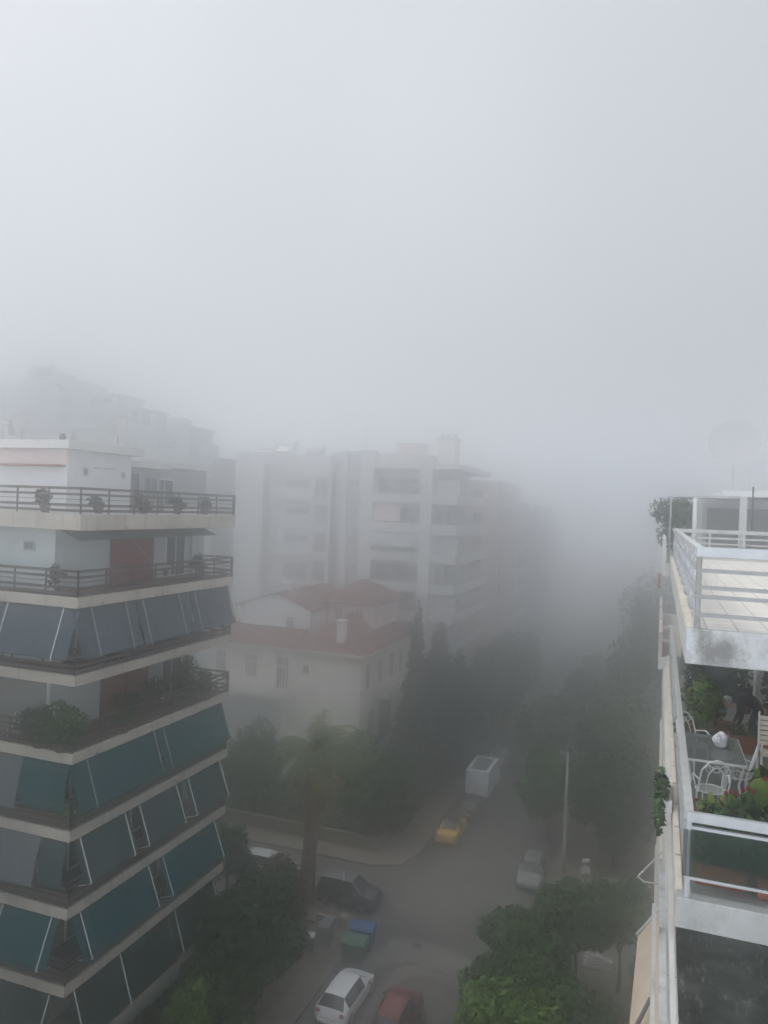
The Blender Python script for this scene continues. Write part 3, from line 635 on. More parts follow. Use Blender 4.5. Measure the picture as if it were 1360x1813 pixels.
MB().box(-23.66, -22.4, Y0 - 0.35, Y0 + 1.3, 0, 30.3).build('pillar', M['far_wall'], A)
MB().box(-29.05, -19.7, Y0 - 0.2, 92, 29.2, 29.75).build('roof_slab', M['far_wall'], A)
MB().box(-35.5, -24, Y0 + 3, 90, 30.2, 31.0).build('roof_storey_wall', M['far_wall'], A)
ZS = [25.75, 22.65, 19.6, 16.45, 13.4, 10.4, 7.4, 4.4]
for i, z in enumerate(ZS):
    # street corner balconies
    b = MB(); b.box(-29.05, -23.66, Y0, Y0 + 1.3, z - 0.25, z); b.box(-29.05, -23.66, Y0 - 0.05, Y0 + 0.05, z, z + 0.8)
    b.build('balcony', M['far_wall'], A)
    MB().box(-28.9, -23.8, Y0 + 1.22, Y0 + 1.298, z + 0.1, z + 2.45).build('window_wall', M['far_glass'], A)
    b = MB(); b.box(-22.4, -19.7, Y0 - 0.1, 91.5, z - 0.25, z); b.box(-22.4, -19.7, Y0 - 0.15, Y0 - 0.05, z, z + 0.75); b.box(-19.8, -19.7, Y0 - 0.05, 91.5, z, z + 0.75)
    b.build('balcony', M['far_wall'], A)
    for y0_ in (78, 81.5, 85, 88.5): win(A, -22.4, -22.34, y0_, y0_ + 1.8, z + 0.05, z + 2.3, 'far_wall', 'far_glass', 1)
    if i % 2 == 0: MB().box(-22.3, -19.9, Y0 + 1.5, Y0 + 1.58, z + 0.4, z + 2.4).build('side_screen', M['far_wall'], A)
    if i < 5:
        win(A, -39.5, -36.6, Y0 - 0.04, Y0, z + (1.2 if i != 3 else 0.35), z + 2.05, 'wall_grey', 'far_glass', 1)
        MB().box(-39.8, -36.3, Y0 - 0.3, Y0 - 0.04, z + 2.06, z + 2.22).build('awning_box', M['far_wall'], A)
        MB().box(-39.9, -36.2, Y0 - 0.5, Y0, z - 0.3, z - 0.15).build('ledge', M['far_wall'], A)
        win(A, -35.9, -34.4, Y0 - 0.04, Y0, z + 0.25, z + 2.4, 'wall_grey', 'far_glass', 0)
        win(A, -31.9, -30.85, Y0 + 0.44, Y0 + 0.5, z + 1.3, z + 2.3, 'far_wall', 'far_glass', 1)
        MB().box(-40.9, -40.3, Y0 + 0.3, Y0 + 1.3, z + 1.6, z + 2.4).build('side_window', M['wall_grey'], A)
MB().panel((-29, Y0 - 0.1, 22.3), (-29, Y0 - 0.5, 20.9), (-23.7, Y0 - 0.5, 20.9), (-23.7, Y0 - 0.1, 22.3), -0.03).build('awning', M['wall_grey'], A)
MB().panel((-28.9, Y0 + 0.3, 25.3), (-28.9, Y0 + 0.1, 23.6), (-26.0, Y0 + 0.1, 23.6), (-26.0, Y0 + 0.3, 25.3), -0.03).build('awning', M['wall_pink'], A)
# roof equipment
def tank(label, x, y, z, r=0.45, l=1.6):
    t = thing('water_tank', label, 'water tank', (x, y, z))
    tk = MB(); tk.tube([(-l / 2, 0, 1.0), (-l / 2 + 0.1, 0, 1.0), (l / 2 - 0.1, 0, 1.0), (l / 2, 0, 1.0)], [r * 0.8, r, r, r * 0.8], 14); tk.build('cylinder', M['light_metal'], t, local=True, smooth=True)
    f = MB()
    for q in (-l / 3, l / 3): f.bar((q, -0.3, 0), (q, 0, 0.7), 0.05); f.bar((q, 0.3, 0), (q, 0, 0.7), 0.05)
    f.build('stand', M['grey_metal'], t, local=True)
    p = MB().panel((-l / 2, -1.3, 0.15), (l / 2, -1.3, 0.15), (l / 2, -0.45, 0.9), (-l / 2, -0.45, 0.9), 0.06); p.build('solar_panel', M['window'], t, local=True)
tank('solar water tank on the left parapet above the plain stair tower', -43.8, 79, 30.2, 0.5, 2.0)
tank('solar water tank right of the stair tower, on the higher box', -41.0, 79.5, 30.85, 0.55, 2.0)
tank('solar water tank midway along the white block roof', -36.8, 78.0, 30.2, 0.45, 1.8)
tower = thing('roof_tower', 'tall slim lift tower with a cap on the right end of the white block roof', 'tower', (-21.7, 79, 29.75))
MB().box(-0.95, 0.95, -1, 1, 0, 2.7).build('shaft', M['wall_cream'], tower, local=True)
MB().box(-1.15, 1.15, -1.2, 1.2, 2.7, 2.95).build('cap', M['wall_grey'], tower, local=True)
ch = MB()
for q in (-0.7, 0, 0.7): ch.box(q - 0.2, q + 0.2, -0.2, 0.2, 2.95, 3.45)
ch.build('chimney_pot', M['wall_grey'], tower, local=True)
rb_ = thing('roof_hut', 'reddish hut on the white block roof left of the slim tower', 'hut', (-26.0, 79.5, 31.0))
MB().box(-1.4, 1.4, -1, 1, 0, 0.95).build('wall', M['wall_pink'], rb_, local=True); MB().box(-1.6, 1.6, -1.2, 1.2, 0.95, 1.1).build('roof', M['wall_pink'], rb_, local=True)
def antenna(label, x, y, z, h, n=5, w=0.9):
    a = thing('antenna', label, 'antenna', (x, y, z))
    MB().tube([(0, 0, 0), (0, 0, h)], 0.035, 6).build('mast', M['grey_metal'], a, local=True)
    if n:
        e_ = MB(); e_.bar((-w / 2, 0, h - 0.15), (w / 2, 0, h - 0.15), 0.03)
        for i in range(n): q = -w / 2 + w * i / (n - 1); e_.bar((q, -0.3, h - 0.15), (q, 0.3, h - 0.15), 0.02)
        e_.build('aerial', M['grey_metal'], a, local=True)
antenna('thin aerial over the middle of the white block roof', -31.2, 79, 31.0, 3.0)
antenna('aerial above the left part of the white block roof', -37.6, 82, 30.2, 2.6)

# ------------------------------------------------------------------ blocks further back, mostly lost in the fog
def block(label, x0, x1, y0, y1, h, floors, m, face=1, loc=None, bal=True):
    """plain apartment block; face=+1 street front on its +X side, -1 on its -X side"""
    t = thing('apartment_building', label, 'building', ((x0 + x1) / 2, (y0 + y1) / 2, 0))
    MB().box(x0, x1, y0, y1, 0, h).build('wall', M[m], t)
    MB().box(x0 - 0.2, x1 + 0.2, y0 - 0.2, y1 + 0.2, h, h + 0.35).build('roof_slab', M['wall_white'], t)
    for i in range(floors):
        z = h - 3.0 * (i + 1)
        if z < 3: break
        xs = x1 if face > 0 else x0; xo = xs + face * 1.5
        b = MB(); b.box(min(xs, xo), max(xs, xo), y0 + 0.5, y1 - 0.5, z - 0.2, z)
        b.box(min(xo, xo - face * 0.1), max(xo, xo - face * 0.1), y0 + 0.5, y1 - 0.5, z, z + 0.8); b.build('balcony', M['wall_white'], t)
        yy = y0 + 1.5
        while yy < y1 - 2.5:
            win(t, min(xs, xs + face * 0.05), max(xs, xs + face * 0.05), yy, yy + 1.8, z + 0.1, z + 2.3, 'wall_white', 'window', 1); yy += 3.2
        xx = x0 + 1.5
        while xx < x1 - 2.2:
            win(t, xx, xx + 1.4, y0 - 0.05, y0, z + 0.9, z + 2.2, 'wall_white', 'window', 1); xx += 3.4
    return t
block('pinkish apartment block right after the white block on the left side of the street', -38, -19.6, 96, 112, 28.6, 8, 'wall_pink')
block('barely visible far block at the foggy end of the left side of the street', -38, -18.5, 118, 140, 26.0, 8, 'wall_grey')
block('unseen plain block added beside the near left block to shade the street', -46, -25.0, -14, 15.0, 24.0, 7, 'wall_cream')  # out of view, added to block light from the left
bk = block('grey block with a flat roof directly behind the near left block', -46, -27.6, 35.2, 42.0, 26.9, 8, 'wall_grey')
FL = thing('apartment_building', 'tall stepped block dissolving in the fog behind the near left block', 'building', (-72, 80, 0))
def fp(v): return v * 1.16
def fz(v): return v * 1.16 - 4
steps = ((-95, -42.6, 66, -25, 29.2), (-95, -45.9, 66.6, 29.2, 32.4), (-95, -52.4, 67.2, 32.4, 34.4), (-95, -56.2, 67.8, 34.4, 36.1), (-95, -63, 68.4, 36.1, 37.9))
for x0, x1, y0_, z0, z1 in steps:
    MB().box(fp(x0), fp(x1), fp(y0_), fp(y0_) + 5, max(0, fz(z0)), fz(z1)).build('storey_block', M['wall_grey'], FL)
    MB().box(fp(x0), fp(x1) + 0.25, fp(y0_) - 0.3, fp(y0_) + 5.2, fz(z1), fz(z1) + 0.3).build('roof_slab', M['wall_grey'], FL)
for x0, x1, yy, z0, z1 in ((-44.6, -43.4, 66.4, 29.5, 30.8), (-49.0, -47.2, 67, 32.7, 33.6), (-51.4, -50.6, 67.3, 32.7, 34.2), (-55.5, -54.2, 67.6, 34.7, 35.3), (-61.5, -59.5, 68.2, 36.4, 37.4), (-66, -64.4, 68.8, 38.2, 39.0), (-70, -68, 68.8, 38.2, 38.7)):
    MB().box(fp(x0), fp(x1), fp(yy), fp(yy) + 2, fz(z0) - 0.1, fz(z1)).build('roof_hut', M['wall_grey'], FL)
for z, xs, yy in ((30.2, (-50, -54, -58, -62, -66, -70), 66.6), (26.6, (-46, -50, -54, -58, -62, -66, -70), 66), (23.4, (-46, -50, -54, -58, -62, -66, -70), 66), (20.2, (-46, -50, -54), 66), (33.0, (-56, -60, -64), 67.2), (34.9, (-60, -64, -68), 67.8)):
    for x0 in xs: win(FL, fp(x0), fp(x0) + 2.0, fp(yy) - 0.05, fp(yy), fz(z), fz(z) + 1.6, 'far_wall', 'far_glass', 1)
b = MB().box(fp(-52), fp(-42.6), fp(66) - 1.1, fp(66), fz(27.3), fz(27.5)).box(fp(-52), fp(-42.6), fp(66) - 1.1, fp(66) - 1.0, fz(27.5), fz(28.3)); b.build('balcony', M['wall_white'], FL)
for x0, yy, z, r_, lb in ((-47.5, 66.6, 29.2, 1.3, 'faint bush on the lowest roof step of the stepped block'), (-53.6, 67.2, 32.4, 1.2, 'faint bush on the middle roof step of the stepped block'), (-58.0, 67.8, 34.4, 1.6, 'faint wide bush on the upper middle roof step of the stepped block'), (-64.0, 68.4, 36.1, 1.4, 'faint bush below the top storey of the stepped block'), (-68.0, 68.6, 37.9, 1.8, 'faint bush on the very top of the stepped block')):
    pot_plant(lb, fp(x0), fp(yy) + 0.7, fz(z) + 0.3, r_, 2.3, M['leaf_dark'], (0.5, 0.5), 'pot_dark', 260, 0.3, 9)
antenna('tall thin mast on the stepped block, highest of the rooftop aerials at left', fp(-50.0), 79, fz(32.4) + 0.3, 6.0, 0)
antenna('aerial with cross bars on the stepped block, left of the tall mast', fp(-51.0), 79, fz(32.4) + 0.3, 2.4)
antenna('aerial on the left shoulder of the stepped block', fp(-58.5), 80, fz(36.1) + 0.3, 2.2)

# ------------------------------------------------------------------ right hand block with the two open terraces
M['weathered'] = mat('weathered_concrete', (0.44, 0.455, 0.455), 0.85, 0.25, 1.6, 0.35, stain=(0.13, 0.125, 0.115), stain_amt=0.85, stain_scale=(1.3, 1.3, 1.0), stain_lo=0.5, stain_hi=0.68)
M['weathered2'] = mat('pale_weathered_concrete', (0.35, 0.36, 0.35), 0.85, 0.2, 1.3, 0.25, stain=(0.16, 0.16, 0.15), stain_amt=0.75, stain_scale=(2.2, 2.2, 1.2))
M['tile_white'] = tiled('white_terrace_tile', (0.72, 0.69, 0.63), 0.62, (0.34, 0.34), 0.012, 0.6, 0.07, 0.0, (0.5, 0.47, 0.42))
M['tile_grey'] = tiled('grey_terrace_tile', (0.2, 0.215, 0.21), 0.7, (0.4, 0.4), 0.01, 0.45, 0.15, 0.0, (0.1, 0.11, 0.1))
M['coping'] = mat('cream_marble', (0.68, 0.63, 0.53), 0.6, 0.12, 3, stain=(0.4, 0.36, 0.3), stain_amt=0.5)
M['screen_glass'] = glass('dark_green_glass', (0.012, 0.03, 0.022), 0.12, 0.42)
M['table_glass'] = glass('table_glass', (0.16, 0.19, 0.18), 0.06, 0.55)
# dark scratched marble floor
mm = mat('dark_marble', (0.09, 0.103, 0.096), 0.32, 0.6, 3.2, 0, spec=0.5); M['marble'] = mm
t = mm.node_tree; p = t.nodes['Principled BSDF']; src = p.inputs['Base Color'].links[0].from_socket
c = t.nodes.new('ShaderNodeTexCoord'); prev = src
for k, (ang, sc, lo) in enumerate(((0.5, (7, 2.0, 1), 0.61), (1.35, (6, 1.6, 1), 0.63), (-0.6, (5, 1.5, 1), 0.64))):
    mp = t.nodes.new('ShaderNodeMapping'); mp.inputs['Rotation'].default_value = (0, 0, ang); mp.inputs['Scale'].default_value = sc; mp.inputs['Location'].default_value = (k * 7.3, k * 3.1, 0)
    nz = t.nodes.new('ShaderNodeTexNoise'); nz.inputs['Scale'].default_value = 1.7; nz.inputs['Detail'].default_value = 3
    rp = t.nodes.new('ShaderNodeValToRGB'); rp.color_ramp.elements[0].position = lo; rp.color_ramp.elements[1].position = lo + 0.1; rp.color_ramp.elements[1].color = (0.6, 0.6, 0.6, 1)
    mx = t.nodes.new('ShaderNodeMix'); mx.data_type = 'RGBA'
    t.links.new(c.outputs['Object'], mp.inputs[0]); t.links.new(mp.outputs[0], nz.inputs['Vector']); t.links.new(nz.outputs['Fac'], rp.inputs[0])
    t.links.new(rp.outputs[0], mx.inputs[0]); t.links.new(prev, mx.inputs[6]); mx.inputs[7].default_value = (0.42, 0.44, 0.42, 1); prev = mx.outputs[2]
t.links.new(prev, p.inputs['Base Color'])

M['rail_grey'] = mat('aged_white_paint', (0.5, 0.51, 0.5), 0.55, 0.14, 4, stain=(0.3, 0.29, 0.27), stain_amt=0.5, stain_scale=(6, 6, 2))
M['rail_dark'] = mat('dull_steel', (0.26, 0.265, 0.265), 0.5, 0.15, 5, metal=0.2, stain=(0.15, 0.13, 0.11), stain_amt=0.5, stain_scale=(6, 6, 6))
M['rb_white'] = mat('aged_white_wall', (0.55, 0.54, 0.51), 0.85, 0.12, 1.5, 0.15, stain=(0.3, 0.29, 0.27), stain_amt=0.6, stain_scale=(2, 0.6, 2))
M['rb_slab'] = mat('aged_slab', (0.53, 0.52, 0.49), 0.85, 0.13, 1.5, 0.2, stain=(0.26, 0.25, 0.23), stain_amt=0.6, stain_scale=(2, 0.5, 2))
RB = thing('apartment_building', 'right hand block with a white tiled roof terrace above a planted terrace', 'building', (6, 18, 0))
X0, YN, YF = 0.33, 9.7, 26.6
MB().box(2.2, 14, 4, 38.5, 0, 17.0).build('wall', M['rb_white'], RB)
MB().box(X0, 14, YN + 0.22, YF, 23.28, 23.7).build('terrace_slab', M['rb_slab'], RB)
MB().box(X0, 14, YN, YN + 0.22, 23.28, 23.7).build('slab_front', M['weathered'], RB, bevel=0.012)
MB().box(0.5, 14, YN + 0.12, YF - 0.2, 23.7, 23.712).build('terrace_floor', M['tile_white'], RB)
MB().box(0.5, 14, YF - 0.2, YF, 23.7, 24.0).build('parapet', M['rb_slab'], RB)
cp = MB(); y = YN + 0.12; i = 0
while y < YF - 0.4:
    cp.box(X0 + 0.012, X0 + 0.085 + 0.004 * (i % 2), y, y + 0.86, 23.7, 23.755); y += 0.95; i += 1
cp.build('coping', M['coping'], RB)
XR = 0.45
def rail_set(bars, top, along, post_xy, zf, m_top, m_bar, w_top=0.07):
    t_ = MB(); (a0, b0), (a1, b1) = along
    t_.bar((a0, b0, top - 0.06), (a1, b1, top - 0.06), w_top, 0.12); t_.build('top_rail', M[m_top], RB, bevel=0.008)
    q = MB()
    for z, h in bars: q.bar((a0, b0, z), (a1, b1, z), 0.045, h)
    for (px_, py_) in post_xy: q.tube([(px_, py_, zf), (px_, py_, top - 0.12)], 0.033, 10)
    q.build('railing', M[m_bar], RB)
UB = [(24.39, 0.045), (24.19, 0.045), (24.08, 0.045), (23.865, 0.045)]
rail_set(UB, 24.67, ((XR - 0.035, YN + 0.07), (14, YN + 0.07)), [(XR, YN + 0.07), (3.4, YN + 0.07), (6.4, YN + 0.07)], 23.7, 'light_metal', 'rail_dark')
rail_set(UB, 24.672, ((XR, YN + 0.11), (XR, YF - 0.1)), [(XR, y_) for y_ in (11.8, 13.9, 16.0, 18.1, 20.2, 22.3, 24.4, 26.45)], 23.7, 'rail_grey', 'light_metal', 0.1)
rail_set([(24.4, 0.06), (24.22, 0.04), (24.1, 0.04)], 24.67, ((XR + 0.05, YF - 0.1), (14, YF - 0.1)), [(0.5 + 1.0 * q, YF - 0.1) for q in range(0, 12)], 24.0, 'rail_grey', 'rail_grey', 0.1)
# planted terrace one storey down
MB().box(X0, 14, YN + 0.2, YF, 20.14, 20.5).build('terrace_slab', M['rb_slab'], RB)
MB().box(X0, 14, YN, YN + 0.2, 20.14, 20.5).build('slab_front', M['weathered2'], RB, bevel=0.012)
MB().box(0.5, 14, YN + 0.16, YF - 0.2, 20.5, 20.512).build('terrace_floor', M['tile_grey'], RB)
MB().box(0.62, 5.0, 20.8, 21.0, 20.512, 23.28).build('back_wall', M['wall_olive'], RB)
MB().box(5.0, 5.2, YN + 2, 21, 20.512, 23.28).build('side_wall', M['wall_cream'], RB)
MB().box(0.62, 1.08, 20.72, 20.8, 20.512, 21.0).build('plinth', M['rb_white'], RB)
MB().box(1.95, 5.0, 20.76, 20.8, 20.52, 23.27).build('wall_panel', M['wall_cream'], RB)
o = MB().box(1.1, 1.92, 20.72, 20.8, 20.52, 23.2).build('door', mat('slate_blue_door', (0.1, 0.115, 0.13), 0.6, 0.08, 1), RB)
MB().box(1.84, 1.87, 20.68, 20.72, 21.45, 21.6).build('handle', M['light_metal'], o)
MB().tube([(2.12, 18.8, 20.5), (2.12, 18.8, 23.28)], 0.045, 10).build('column', M['rail_grey'], RB)
rail_set([(21.335, 0.035), (20.735, 0.035)], 21.52, ((XR - 0.03, YN + 0.06), (14, YN + 0.06)), [(XR, YN + 0.06), (3.4, YN + 0.06)], 20.5, 'light_metal', 'light_metal')
MB().box(XR - 0.06, 13.8, YN + 0.02, YN + 0.032, 20.76, 21.31).build('glass_panel', M['screen_glass'], RB)
rail_set([(21.2, 0.045), (21.0, 0.045), (20.75, 0.045)], 21.52, ((XR, YN + 0.1), (XR, YF - 0.1)), [(XR, y_) for y_ in (11.8, 13.9, 16, 18.1, 20.2, 22.3, 24.4, 26.4)], 20.5, 'rail_grey', 'light_metal', 0.1)
cp = MB(); y = YN + 0.2
while y < YF - 0.4: cp.box(X0 + 0.012, X0 + 0.08, y, y + 0.9, 20.5, 20.54); y += 0.96
cp.build('coping', M['coping'], RB)
# storeys below: solid white parapets, slab edges, dark marble floor
for k, zf in enumerate((17.4, 14.4, 11.4, 8.4, 5.4)):
    MB().box(X0, 14, 4, 38.3, zf - 0.36, zf).build('balcony_slab', M['rb_slab'], RB)
    ya = [(4, 13.2), (13.6, 24), (24.5, 38)][0:3]
    for (a_, b_) in ya: MB().box(X0 + 0.01, X0 + 0.1, a_, b_, zf, zf + 0.95).build('parapet', M['rb_slab'] if k % 2 == 0 else M['wall_cream'], RB)
    cp = MB(); y = 4.1
    while y < 37: cp.box(X0 - 0.02, X0 + 0.13, y, y + 1.9, zf + 0.95, zf + 0.985); y += 1.92
    cp.build('coping', M['coping'] if k % 2 else M['rb_white'], RB)
MB().box(0.44, 14, 4, 26, 17.4, 17.412).build('terrace_floor', M['marble'], RB)
MB().box(0.275, X0, 4, 12.2, 19.86, 19.96).build('flower_ledge', M['rb_white'], RB)
MB().box(0.17, 0.255, 4, 12.6, 19.6, 19.7).build('marble_ledge', M['weathered'], RB)
MB().box(0.1, 0.16, 4, 13.2, 18.6, 18.7).build('flower_ledge', M['rb_slab'], RB)
MB().box(0.24, X0, 13.5, 25, 20.16, 20.4).build('gutter', M['rb_white'], RB)
for x_, z_ in ((1.62, 19.55), (1.78, 19.85)): MB().tube([(x_, 10.0, 20.14), (x_, 10.0, z_)], 0.025, 8).build('drain_pipe', M['dark_metal'], RB)
# folding canvas on the storey below
o = MB().panel((0.3, 16.5, 17.05), (-0.13, 16.5, 16.38), (-0.28, 9.0, 16.38), (0.3, 9.0, 17.05), -0.02).build('awning', M['awn_beige'], RB)
def arm(y_, xo): MB().bar((0.33, y_, 17.1), (xo, y_, 16.4), 0.035).bar((xo, y_, 16.4), (xo + 0.16, y_, 16.3), 0.03).bar((xo + 0.16, y_, 16.3), (0.33, y_, 16.32), 0.03).build('awning_arm', M['rail_grey'], o)
arm(16.53, -0.16); arm(19.2, -0.2)
MB().bar((0.13, 13.35, 17.05), (-0.17, 12.75, 16.66), 0.05).build('awning_arm', M['dark_metal'], o)

# neighbouring block with a pergola terrace
NB = thing('apartment_building', 'hazy right hand block with canopy and columns beyond the tiled terrace', 'building', (7, 33, 0))
MB().box(1.4, 14, 38.5, 39.4, 0, 23.5).box(1.4, 14, 26.7, 38.5, 17.0, 23.5).build('wall', M['wall_white'], NB)
for zf in (23.5, 20.4):
    MB().box(0.1, 14, 26.7, 39, zf - 0.4, zf).build('balcony_slab', M['slab_white'], NB)
    for a_, b_ in ((26.75, 30.2), (30.6, 34), (34.5, 38.9)): MB().box(0.1, 0.2, a_, b_, zf, zf + 0.8).build('parapet', M['slab_white'] if zf > 21 else M['wall_pink'], NB)
MB().box(1.35, 14, 28.6, 38, 23.5, 25.75).build('roof_storey_wall', M['wall_grey'], NB)
MB().box(1.5, 14, 28.55, 28.6, 23.8, 25.4).build('window_wall', M['win_grey'], NB)
MB().box(1.9, 14, 27.6, 38, 25.78, 25.98).build('canopy', M['wall_white'], NB)
for x_ in (2.45, 4.6, 6.8): MB().box(x_, x_ + 0.22, 27.7, 27.92, 23.5, 25.78).build('column', M['wall_white'], NB)
o = MB().box(0.0, 0.06, 28.0, 28.5, 22.55, 23.0).build('cloth', mat('red_cloth', (0.55, 0.05, 0.045), 0.9, 0.15, 5), None); tag(o, 'small red cloth hanging over the front edge of the hazy right hand block', 'cloth')
PG = thing('pergola', 'thin flat pergola on posts at the hazy terrace corner beyond the tiled roof', 'pergola', (1.2, 27.3, 23.5))
MB().box(0.22, 2.4, 27.05, 28.4, 25.7, 25.78).build('roof_panel', M['grey_metal'], PG)
MB().tube([(0.3, 27.1, 23.5), (0.3, 27.1, 25.7)], 0.03, 8).build('post', M['grey_metal'], PG)
MB().tube([(1.05, 27.1, 23.5), (1.05, 27.1, 25.7)], 0.07, 10).build('post', M['white_metal'], PG)
pot_plant('wide hazy bush under the thin pergola beyond the tiled terrace', 0.75, 33.6, 23.5, 1.05, 2.3, M['leaf_mid'], (0.35, 0.4), 'pot_dark', 2200, 0.12, 18)
ms = thing('antenna', 'dark thin mast standing at the far railing of the white tiled terrace', 'antenna', (2.75, 26.9, 23.5))
MB().tube([(0, 0, 0), (0, 0, 2.6)], 0.028, 8).build('mast', M['dark_metal'], ms, local=True)
MB().bar((-0.02, 0, 1.1), (0.1, 0, 1.1), 0.07).build('clamp', M['grey_metal'], ms, local=True)
M['dish_pale'] = mat('pale_dish', (0.52, 0.51, 0.5), 0.8, 0.1, 1)
dd = dish('huge very faint round dish on a tall mast rising over the foggy roofs at right', 7.0, 88.0, 26.7, 2.6, R(-5), 6.2, 'dish_pale', None, 0.09)
rk = thing('apartment_building', 'faint block carrying the huge dish behind the hazy canopy at right', 'building', (12, 80, 0))
MB().box(4.6, 30, 86.0, 96, 0, 26.3).build('wall', M['wall_grey'], rk); MB().box(4.4, 30.2, 85.8, 96.2, 26.3, 26.69).build('roof_slab', M['wall_white'], rk)
antenna('thin faint pole right of the huge dish mast', 8.6, 87.5, 26.69, 3.6, 0)

# ------------------------------------------------------------------ furniture and plants on the planted terrace
TF = 20.512
TB = thing('garden_table', 'white metal garden table with a glass top on the planted terrace', 'table', (0.95, 13.7, TF))
f = MB(); hx, hy, th = 0.43, 0.75, 0.69
for s_ in (-1, 1): f.bar((-hx, s_ * hy, th), (hx, s_ * hy, th), 0.035); f.bar((s_ * hx, -hy, th), (s_ * hx, hy, th), 0.035)
f.build('frame', M['white_metal'], TB, local=True); MB().box(-hx, hx, -hy, hy, th + 0.02, th + 0.028).build('tabletop', M['table_glass'], TB, local=True)
for sx_ in (-1, 1):
    for sy_ in (-1, 1): MB().tube([(sx_ * hx * 0.95, sy_ * hy * 0.95, th), (sx_ * hx * 0.8, sy_ * hy * 0.86, th * 0.5), (sx_ * hx * 0.97, sy_ * hy * 0.97, 0)], 0.016, 7).build('leg', M['white_metal'], TB, local=True)
def wire_chair(label, x, y, rz):
    c = thing('garden_chair', label, 'chair', (x, y, TF), rz, 'white wire chairs round the glass table')
    s = MB(); n = 20; ring = [(0.21 * math.cos(2 * math.pi * i / n), 0.21 * math.sin(2 * math.pi * i / n), 0.44) for i in range(n + 1)]
    s.tube(ring, 0.012, 6)
    for i in range(-4, 5):
        q = i * 0.045; l_ = math.sqrt(0.21 ** 2 - q * q); s.tube([(-l_, q, 0.445), (0, q, 0.435), (l_, q, 0.445)], 0.006, 5)
    s.build('seat', M['white_metal'], c, local=True)
    b = MB(); arch = [(-0.2, -0.14, 0.44), (-0.22, -0.2, 0.62), (-0.2, -0.25, 0.8), (-0.11, -0.28, 0.92), (0, -0.29, 0.96), (0.11, -0.28, 0.92), (0.2, -0.25, 0.8), (0.22, -0.2, 0.62), (0.2, -0.14, 0.44)]
    b.tube(arch, 0.014, 6); b.tube([(0.55 * x_, y_ - 0.005, 0.44 + (z_ - 0.44) * 0.8) for x_, y_, z_ in arch], 0.008, 6)
    for q in (-0.1, 0, 0.1):
        b.tube([(q + 0.05 * math.cos(a_), -0.265, 0.82 + 0.05 * math.sin(a_)) for a_ in [i * math.pi / 5 for i in range(11)]], 0.006, 5)
    for q in (-1, 1): b.tube([(q * 0.2, -0.2, 0.62), (q * 0.26, 0.0, 0.66), (q * 0.22, 0.16, 0.6), (q * 0.19, 0.12, 0.45)], 0.011, 6)
    b.build('backrest', M['white_metal'], c, local=True)
    for q in (-1, 1):
        for w_ in (-1, 1): MB().tube([(q * 0.15, w_ * 0.14, 0.44), (q * 0.16, w_ * 0.15, 0.22), (q * 0.2, w_ * 0.2, 0)], 0.011, 6).build('leg', M['white_metal'], c, local=True)
    return c
ch0 = wire_chair('white wire garden chair in front of the glass table, nearest the steel railing', 0.85, 12.42, R(12))
dup(ch0, (1.28, 13.3, TF), R(80), 'white wire garden chair right of the glass table, its arched back in profile', 'white wire chairs round the glass table')
dup(ch0, (0.72, 14.75, TF), R(225), 'white wire garden chair behind the glass table beside the citrus bush', 'white wire chairs round the glass table')
bg = MB(); bg.ball((0, 0, 0.12), 0.115, 0.105, 0.13, 14, 9)
bg.v = [(x_ * (1 + 0.14 * math.sin(31 * z_ + 17 * x_)), y_ * (1 + 0.16 * math.sin(27 * x_ + 23 * z_)), z_ * (1 + 0.08 * math.sin(40 * x_ + 33 * y_))) for x_, y_, z_ in bg.v]
o = bg.build('plastic_bag', glass('clear_plastic', (0.8, 0.8, 0.84), 0.25, 0.75), None, local=True); o.location = (1.06, 13.75, TF + 0.72)
tag(o, 'crumpled clear plastic bag standing on the glass table', 'bag')
dk = thing('slatted_chair', 'pale slatted wooden chair at the right edge, behind the table', 'chair', (2.05, 14.9, TF))
b = MB()
for i in range(6): b.box(-0.25, 0.3, 0.18 - i * 0.004, 0.205 - i * 0.004, 0.5 + i * 0.09, 0.57 + i * 0.09)
b.build('backrest', M['coping'], dk, local=True)
b = MB()
for i in range(6): b.box(-0.25, 0.3, -0.3 + i * 0.08, -0.24 + i * 0.08, 0.42, 0.445)
b.build('seat', M['coping'], dk, local=True)
for sx_ in (-0.26, 0.29): MB().tube([(sx_, 0.22, 1.08), (sx_, 0.17, 0.5), (sx_, 0.25, 0)], 0.018, 7).build('leg', M['white_metal'], dk, local=True); MB().tube([(sx_, -0.28, 0.62), (sx_, -0.28, 0.4), (sx_, -0.33, 0)], 0.018, 7).build('leg', M['white_metal'], dk, local=True)

pot_plant('yellow green citrus bush in a terracotta pot at the terrace edge behind the table', 0.86, 16.9, TF, 0.42, 1.16, M['leaf_citrus'], (0.2, 0.3), 'terracotta', 1100, 0.075, 12, 'citrus_bush')
pot_plant('dark leafy plant before the low white wall left of the slate door', 0.85, 20.2, TF, 0.25, 1.25, M['leaf_dark'], (0.16, 0.28), 'terracotta', 260, 0.08)
pot_plant('small dark plant in front of the slate door', 1.32, 20.2, TF, 0.22, 0.6, M['leaf_dark'], (0.13, 0.2), 'terracotta', 180, 0.07)
pot_plant('dark bushy plant right of the slate door, left of the white column', 1.98, 19.6, TF, 0.34, 1.15, M['leaf_dark'], (0.2, 0.3), 'terracotta', 360, 0.08)
pot_plant('tall dark plant right of the white column at the picture edge', 2.55, 19.0, TF, 0.42, 1.5, M['leaf_dark'], (0.2, 0.3), 'terracotta', 460, 0.09)
pot_plant('bushy plant at the right picture edge behind the slatted chair', 2.6, 16.3, TF, 0.45, 1.3, M['leaf_mid'], (0.2, 0.3), 'terracotta', 600, 0.08)
